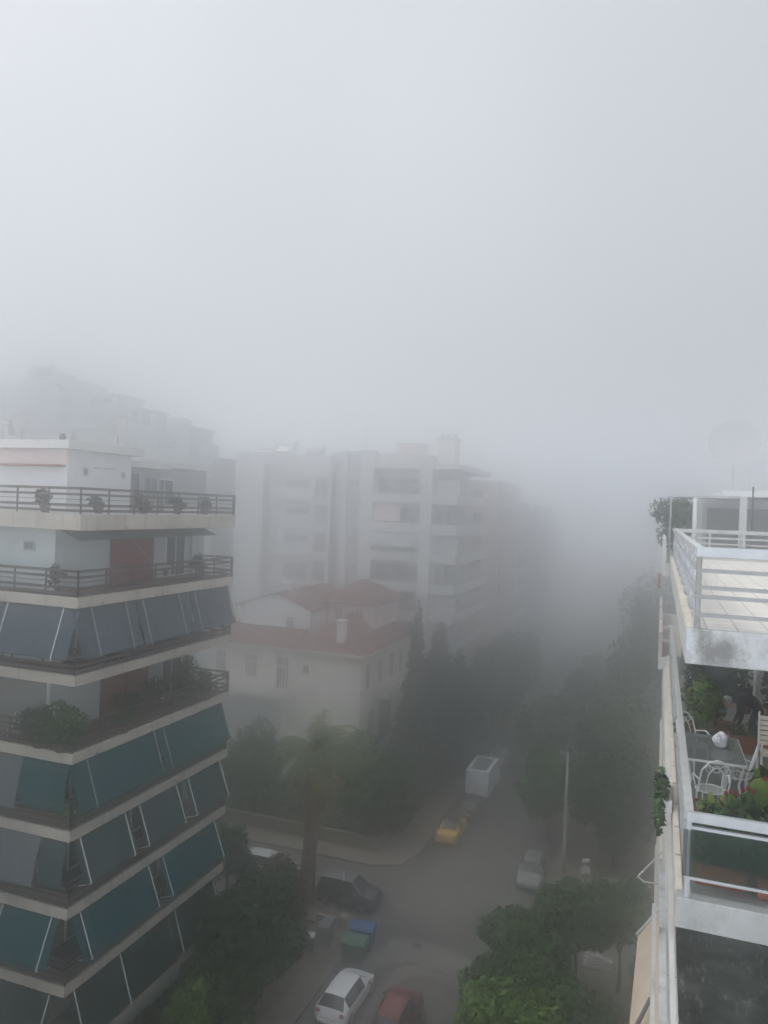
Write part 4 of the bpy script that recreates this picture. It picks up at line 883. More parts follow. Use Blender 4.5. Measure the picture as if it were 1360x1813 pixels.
pot_plant('leafy plant low in the front right corner behind the prickly pear', 1.75, 11.9, TF, 0.42, 1.05, M['leaf_light'], (0.18, 0.26), 'terracotta', 420, 0.15)
pot_plant('dark leafy plant behind the dark glass between succulent and prickly pear', 1.15, 10.5, TF, 0.4, 1.0, M['leaf_mid'], (0.16, 0.24), 'terracotta', 420, 0.16)
pot_plant('small green plant between the citrus bush and the table', 0.66, 15.6, TF, 0.27, 0.75, M['leaf_mid'], (0.13, 0.2), 'terracotta', 260, 0.07)
def trough(label, x, y, w, d_, h, m=None, n=200, fol=0.25, rz=0.0, leaf=0.06, potm='terracotta'):
    t = thing('planter_box', label, 'planter', (x, y, TF), rz)
    b = MB(); b.prism([(-w / 2 + 0.02, -d_ / 2 + 0.02), (w / 2 - 0.02, -d_ / 2 + 0.02), (w / 2 - 0.02, d_ / 2 - 0.02), (-w / 2 + 0.02, d_ / 2 - 0.02)], 0, h - 0.05)
    b.box(-w / 2, w / 2, -d_ / 2, -d_ / 2 + 0.035, h - 0.05, h).box(-w / 2, w / 2, d_ / 2 - 0.035, d_ / 2, h - 0.05, h).box(-w / 2, -w / 2 + 0.035, -d_ / 2 + 0.035, d_ / 2 - 0.035, h - 0.05, h).box(w / 2 - 0.035, w / 2, -d_ / 2 + 0.035, d_ / 2 - 0.035, h - 0.05, h)
    b.build('box', M[potm], t, local=True, bevel=0.008)
    if m: leaf_mesh('foliage', [(q, 0, h + fol * 0.35, w * 0.2, d_ * 0.55, fol * 0.6) for q in (-w * 0.35, -w * 0.1, w * 0.12, w * 0.35)], n, leaf, m, t)
    else: MB().box(-w / 2 + 0.035, w / 2 - 0.035, -d_ / 2 + 0.035, d_ / 2 - 0.035, h - 0.05, h - 0.03).build('soil', M['soil'], t, local=True)
    return t
trough('terracotta planter with low green herbs beside the bending person', 1.82, 16.25, 0.85, 0.3, 0.34, M['leaf_mid'], 320, 0.22)
trough('long empty terracotta planter on the floor right of the citrus bush', 1.42, 17.6, 0.7, 0.26, 0.22, None, rz=R(-18))
trough('small terracotta planter under the citrus bush', 1.05, 16.2, 0.4, 0.24, 0.2, M['leaf_dark'], 120, 0.2)
trough('terracotta planter low behind the dark glass at the front railing, right side', 1.62, 10.15, 0.8, 0.28, 0.26, M['leaf_dark'], 700, 0.75, leaf=0.1)
trough('terracotta planter behind the dark glass in the front left terrace corner', 0.85, 10.25, 0.62, 0.28, 0.26, M['leaf_mid'], 700, 0.75, leaf=0.1)
pt = thing('plant_pot', 'round terracotta pot by the left railing in front of the wire chair', 'plant pot', (0.6, 11.95, TF + 0.0))
MB().lathe([(0.1, 0), (0.135, 0.3), (0.15, 0.3), (0.155, 0.38), (0.13, 0.38), (0.115, 0.3)], 18).build('pot', M['terracotta'], pt, local=True, smooth=False)
MB().lathe([(0.11, 0.31), (0.11, 0.325)], 14).build('soil', M['soil'], pt, local=True)

M['pad'] = mat('cactus_pad', (0.12, 0.18, 0.035), 0.6, 0.25, 8, 0.1); M['fruit'] = mat('cactus_fruit', (0.2, 0.016, 0.022), 0.5, 0.2, 8)
M['agave'] = mat('succulent_leaf', (0.2, 0.235, 0.05), 0.55, 0.2, 6)
def pad(mb, base, tilt, az, L, w, t_=0.022):
    q = MB(); q.ball((0, 0, L / 2), w / 2, t_, L / 2, 14, 9)
    q.v = [(x_ * (0.75 + 0.5 * z_ / L), y_, z_) for x_, y_, z_ in q.v]
    q.xf(Matrix.Translation(base) @ Matrix.Rotation(az, 4, 'Z') @ Matrix.Rotation(tilt, 4, 'Y') @ Matrix.Rotation(0.0, 4, 'X')); mb.add(q.v, q.f)
def padtip(base, tilt, az, L): return tuple(Vector(base) + (Matrix.Rotation(az, 3, 'Z') @ Matrix.Rotation(tilt, 3, 'Y')) @ Vector((0, 0, L * 0.96)))
CA = thing('prickly_pear', 'prickly pear cactus with broad pads and red fruits behind the front railing', 'cactus', (1.3, 11.2, TF))
MB().lathe([(0.14, 0), (0.19, 0.26), (0.2, 0.26), (0.2, 0.31), (0.17, 0.31)], 16).build('pot', M['terracotta'], CA, local=True)
b = MB()
specs = [((0, 0, 0.28), 0.1, 0.3, 0.42, 0.28), ((0.06, 0, 0.27), 0.55, -0.2, 0.4, 0.26), ((-0.06, 0.02, 0.27), -0.5, 0.25, 0.36, 0.22)]
tips = [padtip(a_, t1, z1, L1) for a_, t1, z1, L1, w1 in specs]
specs2 = [(tips[0], 0.25, 0.2, 0.4, 0.34), (tips[0], -0.5, 0.5, 0.28, 0.18), (tips[1], 0.5, 0.1, 0.36, 0.3), (tips[2], -0.25, 0.3, 0.28, 0.14)]
for a_, t1, z1, L1, w1 in specs + specs2: pad(b, a_, t1, z1, L1, w1)
b.build('pads', M['pad'], CA, local=True, smooth=True)
for a_, t1, z1, L1, w1 in specs2:
    tp = padtip(a_, t1, z1, L1 * 1.02)
    for q in (-0.06, 0.0, 0.07): MB().ball((tp[0] + q, tp[1], tp[2] - abs(q) * 0.5 + 0.015), 0.026, 0.026, 0.036, 8, 6).build('fruit', M['fruit'], CA, local=True, smooth=True)
AG = thing('succulent', 'pale yellow green succulent with thick upright leaves behind the front railing', 'succulent', (0.86, 11.2, TF))
MB().lathe([(0.13, 0), (0.17, 0.3), (0.18, 0.3), (0.18, 0.35), (0.15, 0.35)], 16).build('pot', M['terracotta'], AG, local=True)
b = MB()
for i in range(15):
    a_ = i * 2.4; tl = 0.12 + 0.062 * i; L1 = 0.5 - 0.012 * i
    pad(b, (0.03 * math.cos(a_), 0.03 * math.sin(a_), 0.3), tl, a_, L1, 0.13, 0.03)
b.build('leaves', M['agave'], AG, local=True, smooth=True)
VN = thing('trailing_plant', 'green trailing plant with white flowers hanging outside the planted terrace', 'plant', (0.22, 13.0, 20.5))
MB().box(-0.04, 0.1, -0.6, 0.6, 0.0, 0.16).build('flower_box', M['wall_white'], VN, local=True)
leaf_mesh('foliage', [(-0.05 + 0.02 * math.sin(i * 2), -0.5 + i * 0.16, 0.35 - abs(i - 2) * 0.12, 0.1, 0.16, 0.2) for i in range(7)] + [(-0.08, -0.2, -0.2, 0.08, 0.25, 0.3), (-0.06, 0.2, -0.05, 0.08, 0.3, 0.3)], 700, 0.07, M['leaf_mid'], VN)
leaf_mesh('flowers', [(-0.06, -0.1, 0.1, 0.11, 0.5, 0.35)], 40, 0.05, M['wall_white'], VN)

# ------------------------------------------------------------------ person bending over the planters
def skin_obj(name, pts, edges, radii, m, parent, root=0, sub=2):
    me = bpy.data.meshes.new(name); me.from_pydata(pts, edges, []); o = bpy.data.objects.new(name, me); COL.objects.link(o); o.parent = parent
    sk = o.modifiers.new('skin', 'SKIN'); sk.use_smooth_shade = True
    for i, r_ in enumerate(radii):
        v = me.skin_vertices[0].data[i]; v.radius = r_ if isinstance(r_, tuple) else (r_, r_); v.use_root = (i == root)
    s_ = o.modifiers.new('sub', 'SUBSURF'); s_.levels = sub; s_.render_levels = sub
    me.materials.append(m); return o
skin_m = mat('skin', (0.5, 0.3, 0.22), 0.6, 0.08, 5); cloth = mat('dark_navy_cloth', (0.018, 0.022, 0.03), 0.9, 0.2, 6); trous = mat('dark_grey_trousers', (0.022, 0.026, 0.026), 0.9, 0.2, 6); hair = mat('grey_hair', (0.26, 0.25, 0.24), 0.8, 0.2, 20); shoe = mat('shoe', (0.03, 0.028, 0.026), 0.7, 0.2, 6)
PN = thing('person', 'person in dark clothes bending over planters on the planted terrace', 'person', (1.85, 16.85, TF))
# local frame: faces -X, bends forward; y is sideways
P = [(0.14, 0, 0.80), (0.03, 0, 0.86), (-0.12, 0, 0.91), (-0.24, 0, 0.90), (-0.32, 0, 0.87),      # pelvis, waist, chest, upper chest, neck
     (-0.38, 0, 0.84),                                                                          # head base
     (0.13, -0.1, 0.74), (-0.02, -0.12, 0.43), (0.07, -0.13, 0.07), (-0.07, -0.14, 0.04),         # left leg
     (0.13, 0.1, 0.74), (0.04, 0.12, 0.43), (0.12, 0.13, 0.07), (-0.02, 0.14, 0.04),             # right leg
     (-0.22, -0.19, 0.86), (-0.19, -0.21, 0.60), (-0.27, -0.17, 0.36),                           # left arm
     (-0.22, 0.19, 0.86), (-0.2, 0.22, 0.60), (-0.3, 0.15, 0.38)]                                # right arm
ed = [(0, 1), (1, 2), (2, 3), (3, 4), (4, 5), (0, 6), (6, 7), (7, 8), (8, 9), (0, 10), (10, 11), (11, 12), (12, 13), (3, 14), (14, 15), (15, 16), (3, 17), (17, 18), (18, 19)]
rad = [0.15, 0.145, 0.16, 0.13, 0.065, 0.06, 0.095, 0.065, 0.045, 0.04, 0.095, 0.065, 0.045, 0.04, 0.062, 0.046, 0.032, 0.062, 0.046, 0.032]
skin_obj('body', P, ed, rad, cloth, PN)
hd = MB(); hd.ball((0, 0, 0), 0.1, 0.075, 0.115, 16, 12)
hd.v = [(x_ * (1 - 0.18 * max(0, -z_ / 0.115)), y_ * (1 - 0.25 * max(0, -z_ / 0.115)), z_) for x_, y_, z_ in hd.v]
hd.ball((-0.1, 0, -0.02), 0.022, 0.014, 0.026, 8, 6); hd.ball((-0.005, 0.076, -0.01), 0.02, 0.01, 0.03, 8, 6); hd.ball((-0.005, -0.076, -0.01), 0.02, 0.01, 0.03, 8, 6)
hd.ball((-0.085, 0, -0.066), 0.012, 0.026, 0.007, 8, 5)
HM = Matrix.Translation((-0.43, 0, 0.81)) @ Matrix.Rotation(R(-48), 4, 'Y')
ho = hd.xf(HM).build('head', skin_m, PN, local=True, smooth=True)
ey = MB()
for s_ in (-1, 1): ey.ball((-0.088, s_ * 0.03, 0.012), 0.01, 0.012, 0.008, 8, 5)
ey.xf(HM).build('eyes', M['dark_metal'], ho, local=True, smooth=True)
hr = MB(); hr.ball((0.018, 0, 0.022), 0.1, 0.083, 0.108, 16, 12); hr.xf(HM).build('hair', hair, ho, local=True, smooth=True)
def hand(c, s_):
    h_ = [(0, 0, 0), (-0.02, 0, -0.045), (-0.03, 0, -0.085)]; e2 = [(0, 1), (1, 2)]; r2 = [0.024, (0.032, 0.016), (0.03, 0.014)]
    o_ = skin_obj('hand', [tuple(Vector(c) + Vector(q)) for q in h_], e2, r2, skin_m, PN, 0, 1)
    for i, L1 in enumerate((0.06, 0.07, 0.066, 0.052)):
        q = Vector(c) + Vector((-0.032, (-0.024 + 0.016 * i), -0.088)); skin_obj('finger', [tuple(q), tuple(q + Vector((-0.018, 0, -L1 * 0.45))), tuple(q + Vector((-0.008, 0, -L1 * 0.8))), tuple(q + Vector((0.006, 0, -L1)))], [(0, 1), (1, 2), (2, 3)], [0.009, 0.0085, 0.008, 0.007], skin_m, o_, 0, 1)
    q = Vector(c) + Vector((-0.012, -s_ * 0.03, -0.035)); skin_obj('thumb', [tuple(q), tuple(q + Vector((-0.022, -s_ * 0.018, -0.025))), tuple(q + Vector((-0.03, -s_ * 0.012, -0.05)))], [(0, 1), (1, 2)], [0.011, 0.01, 0.008], skin_m, o_, 0, 1)
hand((-0.275, -0.168, 0.335), -1); hand((-0.306, 0.147, 0.355), 1)
for c in ((-0.03, -0.14, 0), (0.02, 0.14, 0)):
    q = MB(); q.ball((c[0], c[1], 0.045), 0.14, 0.05, 0.05, 12, 7); q.v = [(x_, y_, max(z_, 0.0)) for x_, y_, z_ in q.v]; q.build('shoe', shoe, PN, local=True, smooth=True)

# ------------------------------------------------------------------ vehicles
def car(label, x, y, rz, pm, L=4.05, Wd=1.74, Hh=1.47, style='hatch', glassm='car_glass', roofm=None, name='parked_car', cat='car', group=None):
    """nose towards local +Y. stations: y, belt/hood height, top height, top half width"""
    c = thing(name, label, cat, (x, y, 0.016), rz, group)
    h = L / 2; w = Wd / 2
    if style == 'hatch': ro = [(-h + 0.02, .60, .60, .70, .80), (-h + .1, .86, .88, .86, .74), (-h + .16, .93, .97, .95, .68), (-h + .55, .95, Hh - .08, .98, .60), (-h + 0.75, .95, Hh - .03, 1, .60), (-.35, .95, Hh, 1, .60), (.25, .95, Hh - .02, 1, .59), (.42, .95, Hh - .06, 1, .58), (1.12, .93, .97, .99, .66), (1.3, .88, .91, .98, .68), (h - .35, .76, .79, .92, .64), (h - .12, .66, .68, .82, .6), (h, .5, .5, .68, .55)]
    elif style == 'sedan': ro = [(-h, .60, .60, .70, .8), (-h + .08, .90, .93, .86, .72), (-h + .5, .94, .97, .95, .68), (-h + .72, .95, 1.0, .97, .66), (-h + 1.3, .95, Hh - .06, 1, .58), (-h + 1.5, .95, Hh - .02, 1, .58), (-.1, .95, Hh, 1, .58), (.3, .95, Hh - .04, 1, .57), (1.1, .92, .96, .99, .66), (1.3, .87, .9, .98, .68), (h - .35, .76, .79, .92, .64), (h - .12, .66, .68, .82, .6), (h, .5, .5, .68, .55)]
    else: ro = [(-h, .70, .70, .82, .85), (-h + .06, 1.02, 1.06, .95, .8), (-h + .14, 1.08, 1.14, .98, .74), (-h + .35, 1.08, Hh - .06, 1, .7), (-h + .6, 1.08, Hh, 1, .7), (-.2, 1.08, Hh, 1, .69), (.3, 1.08, Hh - .03, 1, .68), (.45, 1.07, Hh - .08, 1, .66), (1.05, 1.05, 1.1, .99, .74), (1.25, 1.02, 1.05, .98, .74), (h - .3, .93, .96, .93, .7), (h - .1, .8, .82, .85, .66), (h, .55, .55, .72, .6)]
    vs = []; rows = []
    for (yy, zb, zt, wf, tw) in ro:
        ww = w * wf; t_ = w * tw if zt > zb + 0.12 else ww * 0.8
        z0_ = 0.27 if abs(yy) < h - 0.2 else 0.33
        half = [(ww * 0.94, z0_), (ww, z0_ + 0.16), (ww, (z0_ + zb) / 2 + 0.06), (ww * 0.975, zb - 0.05), (ww * 0.945, zb), (t_ + 0.025, zt - 0.045 if zt > zb + 0.12 else zt - 0.012), (t_ * 0.86, zt), (t_ * 0.4, zt + 0.018), (0, zt + 0.022)]
        ring = [(-a_, yy, z_) for a_, z_ in half] + [(a_, yy, z_) for a_, z_ in half[-2::-1]]
        rows.append(len(vs)); vs += ring
    n = 17; body = []; glz = {'side_window': [], 'windscreen': [], 'rear_window': []}; roof = []
    cab = [i for i, r_ in enumerate(ro) if r_[2] > r_[1] + 0.12]; i0, i1 = cab[0], cab[-1]
    for i in range(len(ro) - 1):
        for j in range(n - 1):
            q = (rows[i] + j, rows[i + 1] + j, rows[i + 1] + j + 1, rows[i] + j + 1)
            if j in (4, 11) and i0 <= i < i1: glz['side_window'].append((q, i, j))
            elif 5 <= j <= 10 and i == i1: glz['windscreen'].append(q)
            elif 5 <= j <= 10 and i == i0 - 1: glz['rear_window'].append(q)
            elif roofm and 5 <= j <= 10 and i0 <= i < i1: roof.append(q)
            else: body.append(q)
    body.append(tuple(rows[0] + j for j in range(n))); body.append(tuple(rows[-1] + j for j in range(n - 1, -1, -1)))
    bo = MB().add(vs, body).build('body', pm, c, local=True, smooth=True)
    und = MB().box(-w * 0.9, w * 0.9, -h + 0.15, h - 0.15, 0.18, 0.36).build('underside', M['black_plastic'], c, local=True)
    def part(nm, qs, m, sc=1.0):
        mb = MB(); idx = {}
        for q in qs:
            for i_ in q:
                if i_ not in idx: idx[i_] = len(mb.v); mb.v.append(vs[i_])
            mb.f.append(tuple(idx[i_] for i_ in q))
        return mb.build(nm, m, c, local=True, smooth=True)
    for s_ in (4, 11): part('side_window', [q for q, i, j in glz['side_window'] if j == s_], M[glassm])
    part('windscreen', glz['windscreen'], M[glassm]); part('rear_window', glz['rear_window'], M[glassm])
    if roof: part('roof', roof, roofm)
    for s_ in (-1, 1):     # pillars
        pb = MB(); k = (i0 + i1) // 2; a_ = Vector(vs[rows[k] + (4 if s_ < 0 else 12)]); b_ = Vector(vs[rows[k] + (5 if s_ < 0 else 11)]); pb.bar(a_ + Vector((s_ * .005, 0, 0)), b_ + Vector((s_ * .008, 0, 0)), 0.07, 0.03, ref=(1, 0, 0)); pb.build('pillar', M['black_plastic'], c, local=True)
        for yy in (-h + 0.75, h - 0.78):
            wh = MB().lathe([(0.12, -0.1), (0.29, -0.1), (0.315, -0.06), (0.315, 0.06), (0.29, 0.1), (0.2, 0.1)], 20).xf(Matrix.Translation((s_ * (w - 0.1), yy, 0.315)) @ Matrix.Rotation(R(90) * s_, 4, 'Y'))
            wo = wh.build('wheel', M['tyre'], c, local=True, smooth=False)
            MB().lathe([(0.02, 0.07), (0.2, 0.105), (0.2, 0.115), (0.03, 0.12)], 14).xf(Matrix.Translation((s_ * (w - 0.1), yy, 0.315)) @ Matrix.Rotation(R(90) * s_, 4, 'Y')).build('rim', M['rim'], wo, local=True)
        MB().ball((s_ * (w + 0.06), 0.72 if style != 'suv' else 0.7, 1.0 if style != 'suv' else 1.12), 0.09, 0.06, 0.07, 10, 7).build('wing_mirror', M['black_plastic'], c, local=True, smooth=True)
        MB().ball((s_ * w * 0.72, -h + 0.09, 0.78), 0.13, 0.06, 0.12, 10, 7).build('tail_light', M['tail'], c, local=True, smooth=True)
        MB().ball((s_ * w * 0.62, h - 0.17, 0.62), 0.16, 0.1, 0.07, 10, 7).build('headlight', M['headl'], c, local=True, smooth=True)
    MB().box(-0.26, 0.26, -h - 0.015, -h + 0.1, 0.5, 0.62).build('number_plate', M['plate'], c, local=True)
    for y0_, y1_ in ((-h - 0.03, -h + 0.2), (h - 0.2, h + 0.02)): MB().box(-w * 0.7, w * 0.7, y0_, y1_, 0.32, 0.45).build('bumper', M['black_plastic'] if style == 'suv' else pm, c, local=True, bevel=0.03)
    return c
car('white hatchback parked at the left kerb just below the bins', -13.9, 35.2, R(-2), paint('white_paint', (0.72, 0.73, 0.73)))
car('dark red hatchback in the road beside the white hatchback', -11.05, 34.7, R(0), paint('red_paint', (0.15, 0.014, 0.016)), roofm=paint('red_roof_paint', (0.17, 0.026, 0.024), 0.4))
car('yellow car with a dark roof parked beyond the junction at the left kerb', -14.2, 56.7, R(1), paint('yellow_paint', (0.62, 0.36, 0.035)), 4.3, 1.76, 1.45, 'sedan', roofm=M['black_plastic'])
car('small dark car between the yellow car and the white van', -13.75, 61.6, R(0), paint('charcoal_paint', (0.035, 0.04, 0.042)), 3.7)
car('silver car facing the junction under the trees at the right kerb', -7.35, 52.2, R(181), paint('silver_paint', (0.17, 0.175, 0.165), 0.35), 4.1)
car('black off-road car at the junction corner behind the blue bin', -17.6, 44.35, R(-90), paint('black_paint', (0.018, 0.022, 0.024), 0.25), 4.0, 1.82, 1.72, 'suv', roofm=paint('dark_grey_roof', (0.1, 0.105, 0.11), 0.35))
car('silver car in the cross street left of the palm, half hidden by bushes', -23.9, 45.5, R(-90), paint('pale_silver_paint', (0.6, 0.62, 0.63), 0.3), 4.1)
car('hazy grey car parked beyond the white van at the left kerb', -14.2, 75.5, R(0), paint('grey_paint', (0.2, 0.2, 0.2)), 4.2, 1.75, 1.45, 'sedan')
car('hazy pale car parked under the trees on the right, far up the street', -7.5, 71.5, R(180), paint('pale_grey_paint', (0.55, 0.55, 0.55)))
V = thing('parked_van', 'tall white box van parked at the left kerb up the street', 'van', (-13.95, 66.8, 0.016), R(0))
vp = paint('van_white', (0.75, 0.77, 0.78), 0.4)
MB().box(-1.0, 1.0, -2.9, 1.2, 0.62, 2.75).build('cargo_box', vp, V, local=True, bevel=0.05)
MB().box(-0.72, 0.72, -2.6, 0.7, 2.75, 2.765).build('roof_panel', M['win_grey'], V, local=True)
rd = MB().box(-0.93, -0.015, -2.93, -2.9, 0.75, 2.6).box(0.015, 0.93, -2.93, -2.9, 0.75, 2.6).build('rear_door', vp, V, local=True, bevel=0.01)
MB().box(0.03, 0.06, -2.96, -2.93, 1.2, 1.6).build('handle', M['dark_metal'], rd, local=True)
cb = MB(); cb.add([(-0.95, 1.2, 0.45), (0.95, 1.2, 0.45), (0.95, 2.9, 0.45), (-0.95, 2.9, 0.45), (-0.95, 1.2, 2.1), (0.95, 1.2, 2.1), (0.95, 1.7, 2.1), (-0.95, 1.7, 2.1), (-0.95, 2.35, 1.2), (0.95, 2.35, 1.2), (-0.9, 2.9, 1.05), (0.9, 2.9, 1.05)],
    [(0, 1, 5, 4), (4, 5, 6, 7), (8, 9, 11, 10), (10, 11, 2, 3), (0, 3, 2, 1), (1, 2, 11, 9, 6, 5), (3, 0, 4, 7, 8, 10)]); cb.build('cab', vp, V, local=True)
MB().add([(-0.88, 1.72, 2.05), (0.88, 1.72, 2.05), (0.88, 2.34, 1.22), (-0.88, 2.34, 1.22)], [(0, 3, 2, 1)]).build('windscreen', M['car_glass'], V, local=True)
MB().box(-0.8, 0.8, -2.95, 2.7, 0.35, 0.62).build('chassis', M['black_plastic'], V, local=True)
for s_ in (-1, 1):
    for yy in (-1.9, 2.1): MB().lathe([(0.12, -0.12), (0.33, -0.12), (0.36, -0.07), (0.36, 0.07), (0.33, 0.12), (0.15, 0.12)], 18).xf(Matrix.Translation((s_ * 0.82, yy, 0.36)) @ Matrix.Rotation(R(90) * s_, 4, 'Y')).build('wheel', M['tyre'], V, local=True)
    MB().box(s_ * 0.85 - 0.09, s_ * 0.85 + 0.09, -2.97, -2.93, 0.5, 0.62).build('tail_light', M['tail'], V, local=True)

# ------------------------------------------------------------------ bins, cabinets, poles, signs, fence
def bin_(label, x, y, rz, body, lid):
    t = thing('waste_bin', label, 'bin', (x, y, 0.016), rz)
    b = MB(); p0 = [(-0.55, -0.42), (0.55, -0.42), (0.55, 0.42), (-0.55, 0.42)]; p1 = [(-0.66, -0.52), (0.66, -0.52), (0.66, 0.52), (-0.66, 0.52)]
    b.add([(x_, y_, 0.18) for x_, y_ in p0] + [(x_, y_, 1.12) for x_, y_ in p1], [(3, 2, 1, 0), (4, 5, 6, 7), (0, 1, 5, 4), (1, 2, 6, 5), (2, 3, 7, 6), (3, 0, 4, 7)])
    b.box(-0.69, 0.69, -0.55, 0.55, 1.06, 1.13); b.build('body', body, t, local=True, bevel=0.03)
    l_ = MB(); n = 7; vs = []
    for i in range(n):
        q = -0.56 + 1.12 * i / (n - 1); z_ = 1.15 + 0.24 * math.cos(q / 0.56 * 1.35); vs += [(-0.69, q, z_), (0.69, q, z_)]
    vs += [(x_, y_, 1.13) for x_, y_, z_ in vs]
    fs = [(2 * i, 2 * i + 1, 2 * i + 3, 2 * i + 2) for i in range(n - 1)] + [tuple([2 * i for i in range(n)] + [2 * n + 2 * i for i in range(n - 1, -1, -1)]), tuple([2 * i + 1 for i in range(n - 1, -1, -1)] + [2 * n + 2 * i + 1 for i in range(n)])]
    l_.add(vs, fs); l_.box(-0.3, 0.3, -0.64, -0.56, 1.16, 1.2); l_.build('lid', lid, t, local=True, bevel=0.01)
    for sx_ in (-0.48, 0.48):
        for sy_ in (-0.36, 0.36): MB().tube([(sx_ - 0.03, sy_, 0.09), (sx_ + 0.03, sy_, 0.09)], 0.09, 12).build('wheel', M['tyre'], t, local=True)
    for sx_ in (-0.74, 0.74): MB().tube([(sx_ - 0.08, 0, 0.98), (sx_ + 0.08, 0, 0.98)], 0.035, 8).build('lifting_pin', M['dark_metal'], t, local=True)
    return t
gb = mat('green_plastic', (0.03, 0.075, 0.048), 0.6, 0.15, 3); gl = mat('green_lid', (0.07, 0.15, 0.09), 0.55, 0.12, 3); bb = mat('blue_plastic', (0.03, 0.07, 0.16), 0.55, 0.12, 3); bl_ = mat('blue_lid', (0.05, 0.13, 0.31), 0.5, 0.1, 3)
bin_('dark green wheeled bin with a lighter green lid at the left kerb', -14.95, 38.85, R(3), gb, gl)
bin_('bright blue wheeled bin behind the green bin', -15.0, 40.25, R(4), bb, bl_)
M['box_grey'] = mat('dull_box', (0.2, 0.21, 0.21), 0.7, 0.15, 3)
uc = thing('utility_cabinet', 'grey utility cabinet on the left pavement among the bushes', 'cabinet', (-17.0, 39.6, 0.13), R(6))
MB().box(-0.28, 0.28, -0.6, 0.6, 0.0, 1.15).box(-0.32, 0.32, -0.64, 0.64, 1.15, 1.2).build('casing', M['box_grey'], uc, local=True, bevel=0.015)
MB().box(0.28, 0.3, -0.55, -0.02, 0.08, 1.1).box(0.28, 0.3, 0.02, 0.55, 0.08, 1.1).build('door', M['box_grey'], uc, local=True)
ub = thing('meter_box', 'small box with a white top left of the grey utility cabinet', 'box', (-17.55, 38.6, 0.13), R(20))
MB().box(-0.22, 0.22, -0.22, 0.22, 0, 0.8).build('casing', M['box_grey'], ub, local=True, bevel=0.01); MB().box(-0.28, 0.28, -0.28, 0.28, 0.8, 0.86).build('lid', M['white_metal'], ub, local=True)
M['box_tan'] = mat('tan_stone', (0.33, 0.28, 0.22), 0.9, 0.15, 3)
lw = thing('garden_wall', 'low tan wall with a rounded pier on the corner pavement behind the bins', 'wall', (-17.4, 41.3, 0.13))
MB().box(-1.0, 0.6, -0.14, 0.14, 0, 0.55).build('wall', M['box_tan'], lw, local=True, bevel=0.02); MB().lathe([(0.3, 0), (0.3, 0.75), (0.22, 0.86), (0.05, 0.9)], 14, (0.75, 0, 0)).build('pier', M['box_tan'], lw, local=True)
sp = thing('street_sign', 'thin dark pole with a pale bracket and small plate at the corner behind the bins', 'sign', (-16.75, 41.2, 0.13))
MB().tube([(0, 0, 0), (0, 0, 3.5)], 0.03, 8).build('pole', M['dark_metal'], sp, local=True)
MB().bar((-0.5, 0, 3.25), (0.1, 0, 3.42), 0.03).build('bracket', M['white_metal'], sp, local=True); MB().box(0.03, 0.06, -0.16, 0.16, 2.9, 3.45).build('plate', M['white_metal'], sp, local=True)
def lamp(label, x, y, h, arm_=0.22):
    t = thing('street_lamp', label, 'street lamp', (x, y, 0.13), 0, 'street lamps on the right pavement')
    MB().tube([(0, 0, 0), (0, 0, 1.2), (0, 0, h)], [0.16, 0.14, 0.085], 12).build('pole', mat('concrete_pole', (0.33, 0.33, 0.31), 0.85, 0.15, 2), t, local=True, smooth=True)
    MB().tube([(0, 0, h - 0.25), (-0.3, -0.1, h + 0.02), (-arm_, -0.25, h + 0.08)], 0.035, 7).build('arm', M['grey_metal'], t, local=True)
    q = MB().ball((-arm_ - 0.15, -0.28, h + 0.06), 0.2, 0.1, 0.07, 12, 7); q.build('lamp_head', M['light_metal'], t, local=True, smooth=True)
    MB().bar((-0.3, 0, h - 0.35), (0.35, 0, h - 0.35), 0.05).build('cross_arm', M['grey_metal'], t, local=True)
lamp('concrete street lamp beside the silver car at the right kerb', -5.46, 54.0, 8.3)
lamp('fainter concrete street lamp further up the right pavement', -5.6, 88.0, 8.3)
TS = thing('traffic_sign', 'round white traffic sign with a red ring and a small plate above, by the fence', 'sign', (-3.72, 50.1, 0.13), R(28))
MB().tube([(0, 0, 0), (0, 0, 3.0)], 0.035, 8).build('pole', M['grey_metal'], TS, local=True)
rot = Matrix.Translation((0, -0.05, 2.15)) @ Matrix.Rotation(R(90), 4, 'X')
do = MB().lathe([(0.42, -0.012), (0.42, 0.012)], 28).xf(rot).build('sign_plate', M['white_metal'], TS, local=True)
rg = MB(); n = 28
for i in range(n):
    a_, b_ = 2 * math.pi * i / n, 2 * math.pi * (i + 1) / n
    rg.add([(0.42 * math.cos(a_), 0.42 * math.sin(a_), 0.016), (0.42 * math.cos(b_), 0.42 * math.sin(b_), 0.016), (0.34 * math.cos(b_), 0.34 * math.sin(b_), 0.016), (0.34 * math.cos(a_), 0.34 * math.sin(a_), 0.016)], [(0, 1, 2, 3)])
rg.xf(rot).build('red_ring', M['tail'], do, local=True)
MB().box(-0.16, 0.16, -0.075, -0.07, 1.86, 2.0).build('dark_mark', M['dark_metal'], do, local=True)
MB().box(-0.24, 0.24, -0.06, -0.03, 2.72, 2.95).build('top_plate', M['white_metal'], TS, local=True)
M['box_tan2'] = mat('dull_cream', (0.33, 0.3, 0.24), 0.9, 0.2, 2)
FN = thing('fence', 'low cream fence of upright slabs with a dark gate across the side street', 'fence', (-1, 51.9, 0))
fb = MB(); x_ = -2.7
while x_ < -0.35: fb.box(x_, x_ + 0.2, 51.82, 51.98, 0.35, 1.15); x_ += 0.36
fb.box(-2.8, -0.3, 51.8, 52.0, 0, 0.35).box(-2.8, -0.3, 51.84, 51.96, 1.15, 1.25); fb.build('panel', M['box_tan2'], FN)
MB().box(-0.3, 0.0, 51.75, 52.05, 0, 1.45).build('pier', M['box_tan2'], FN); MB().box(1.1, 1.4, 51.75, 52.05, 0, 1.45).build('pier', M['box_tan2'], FN)
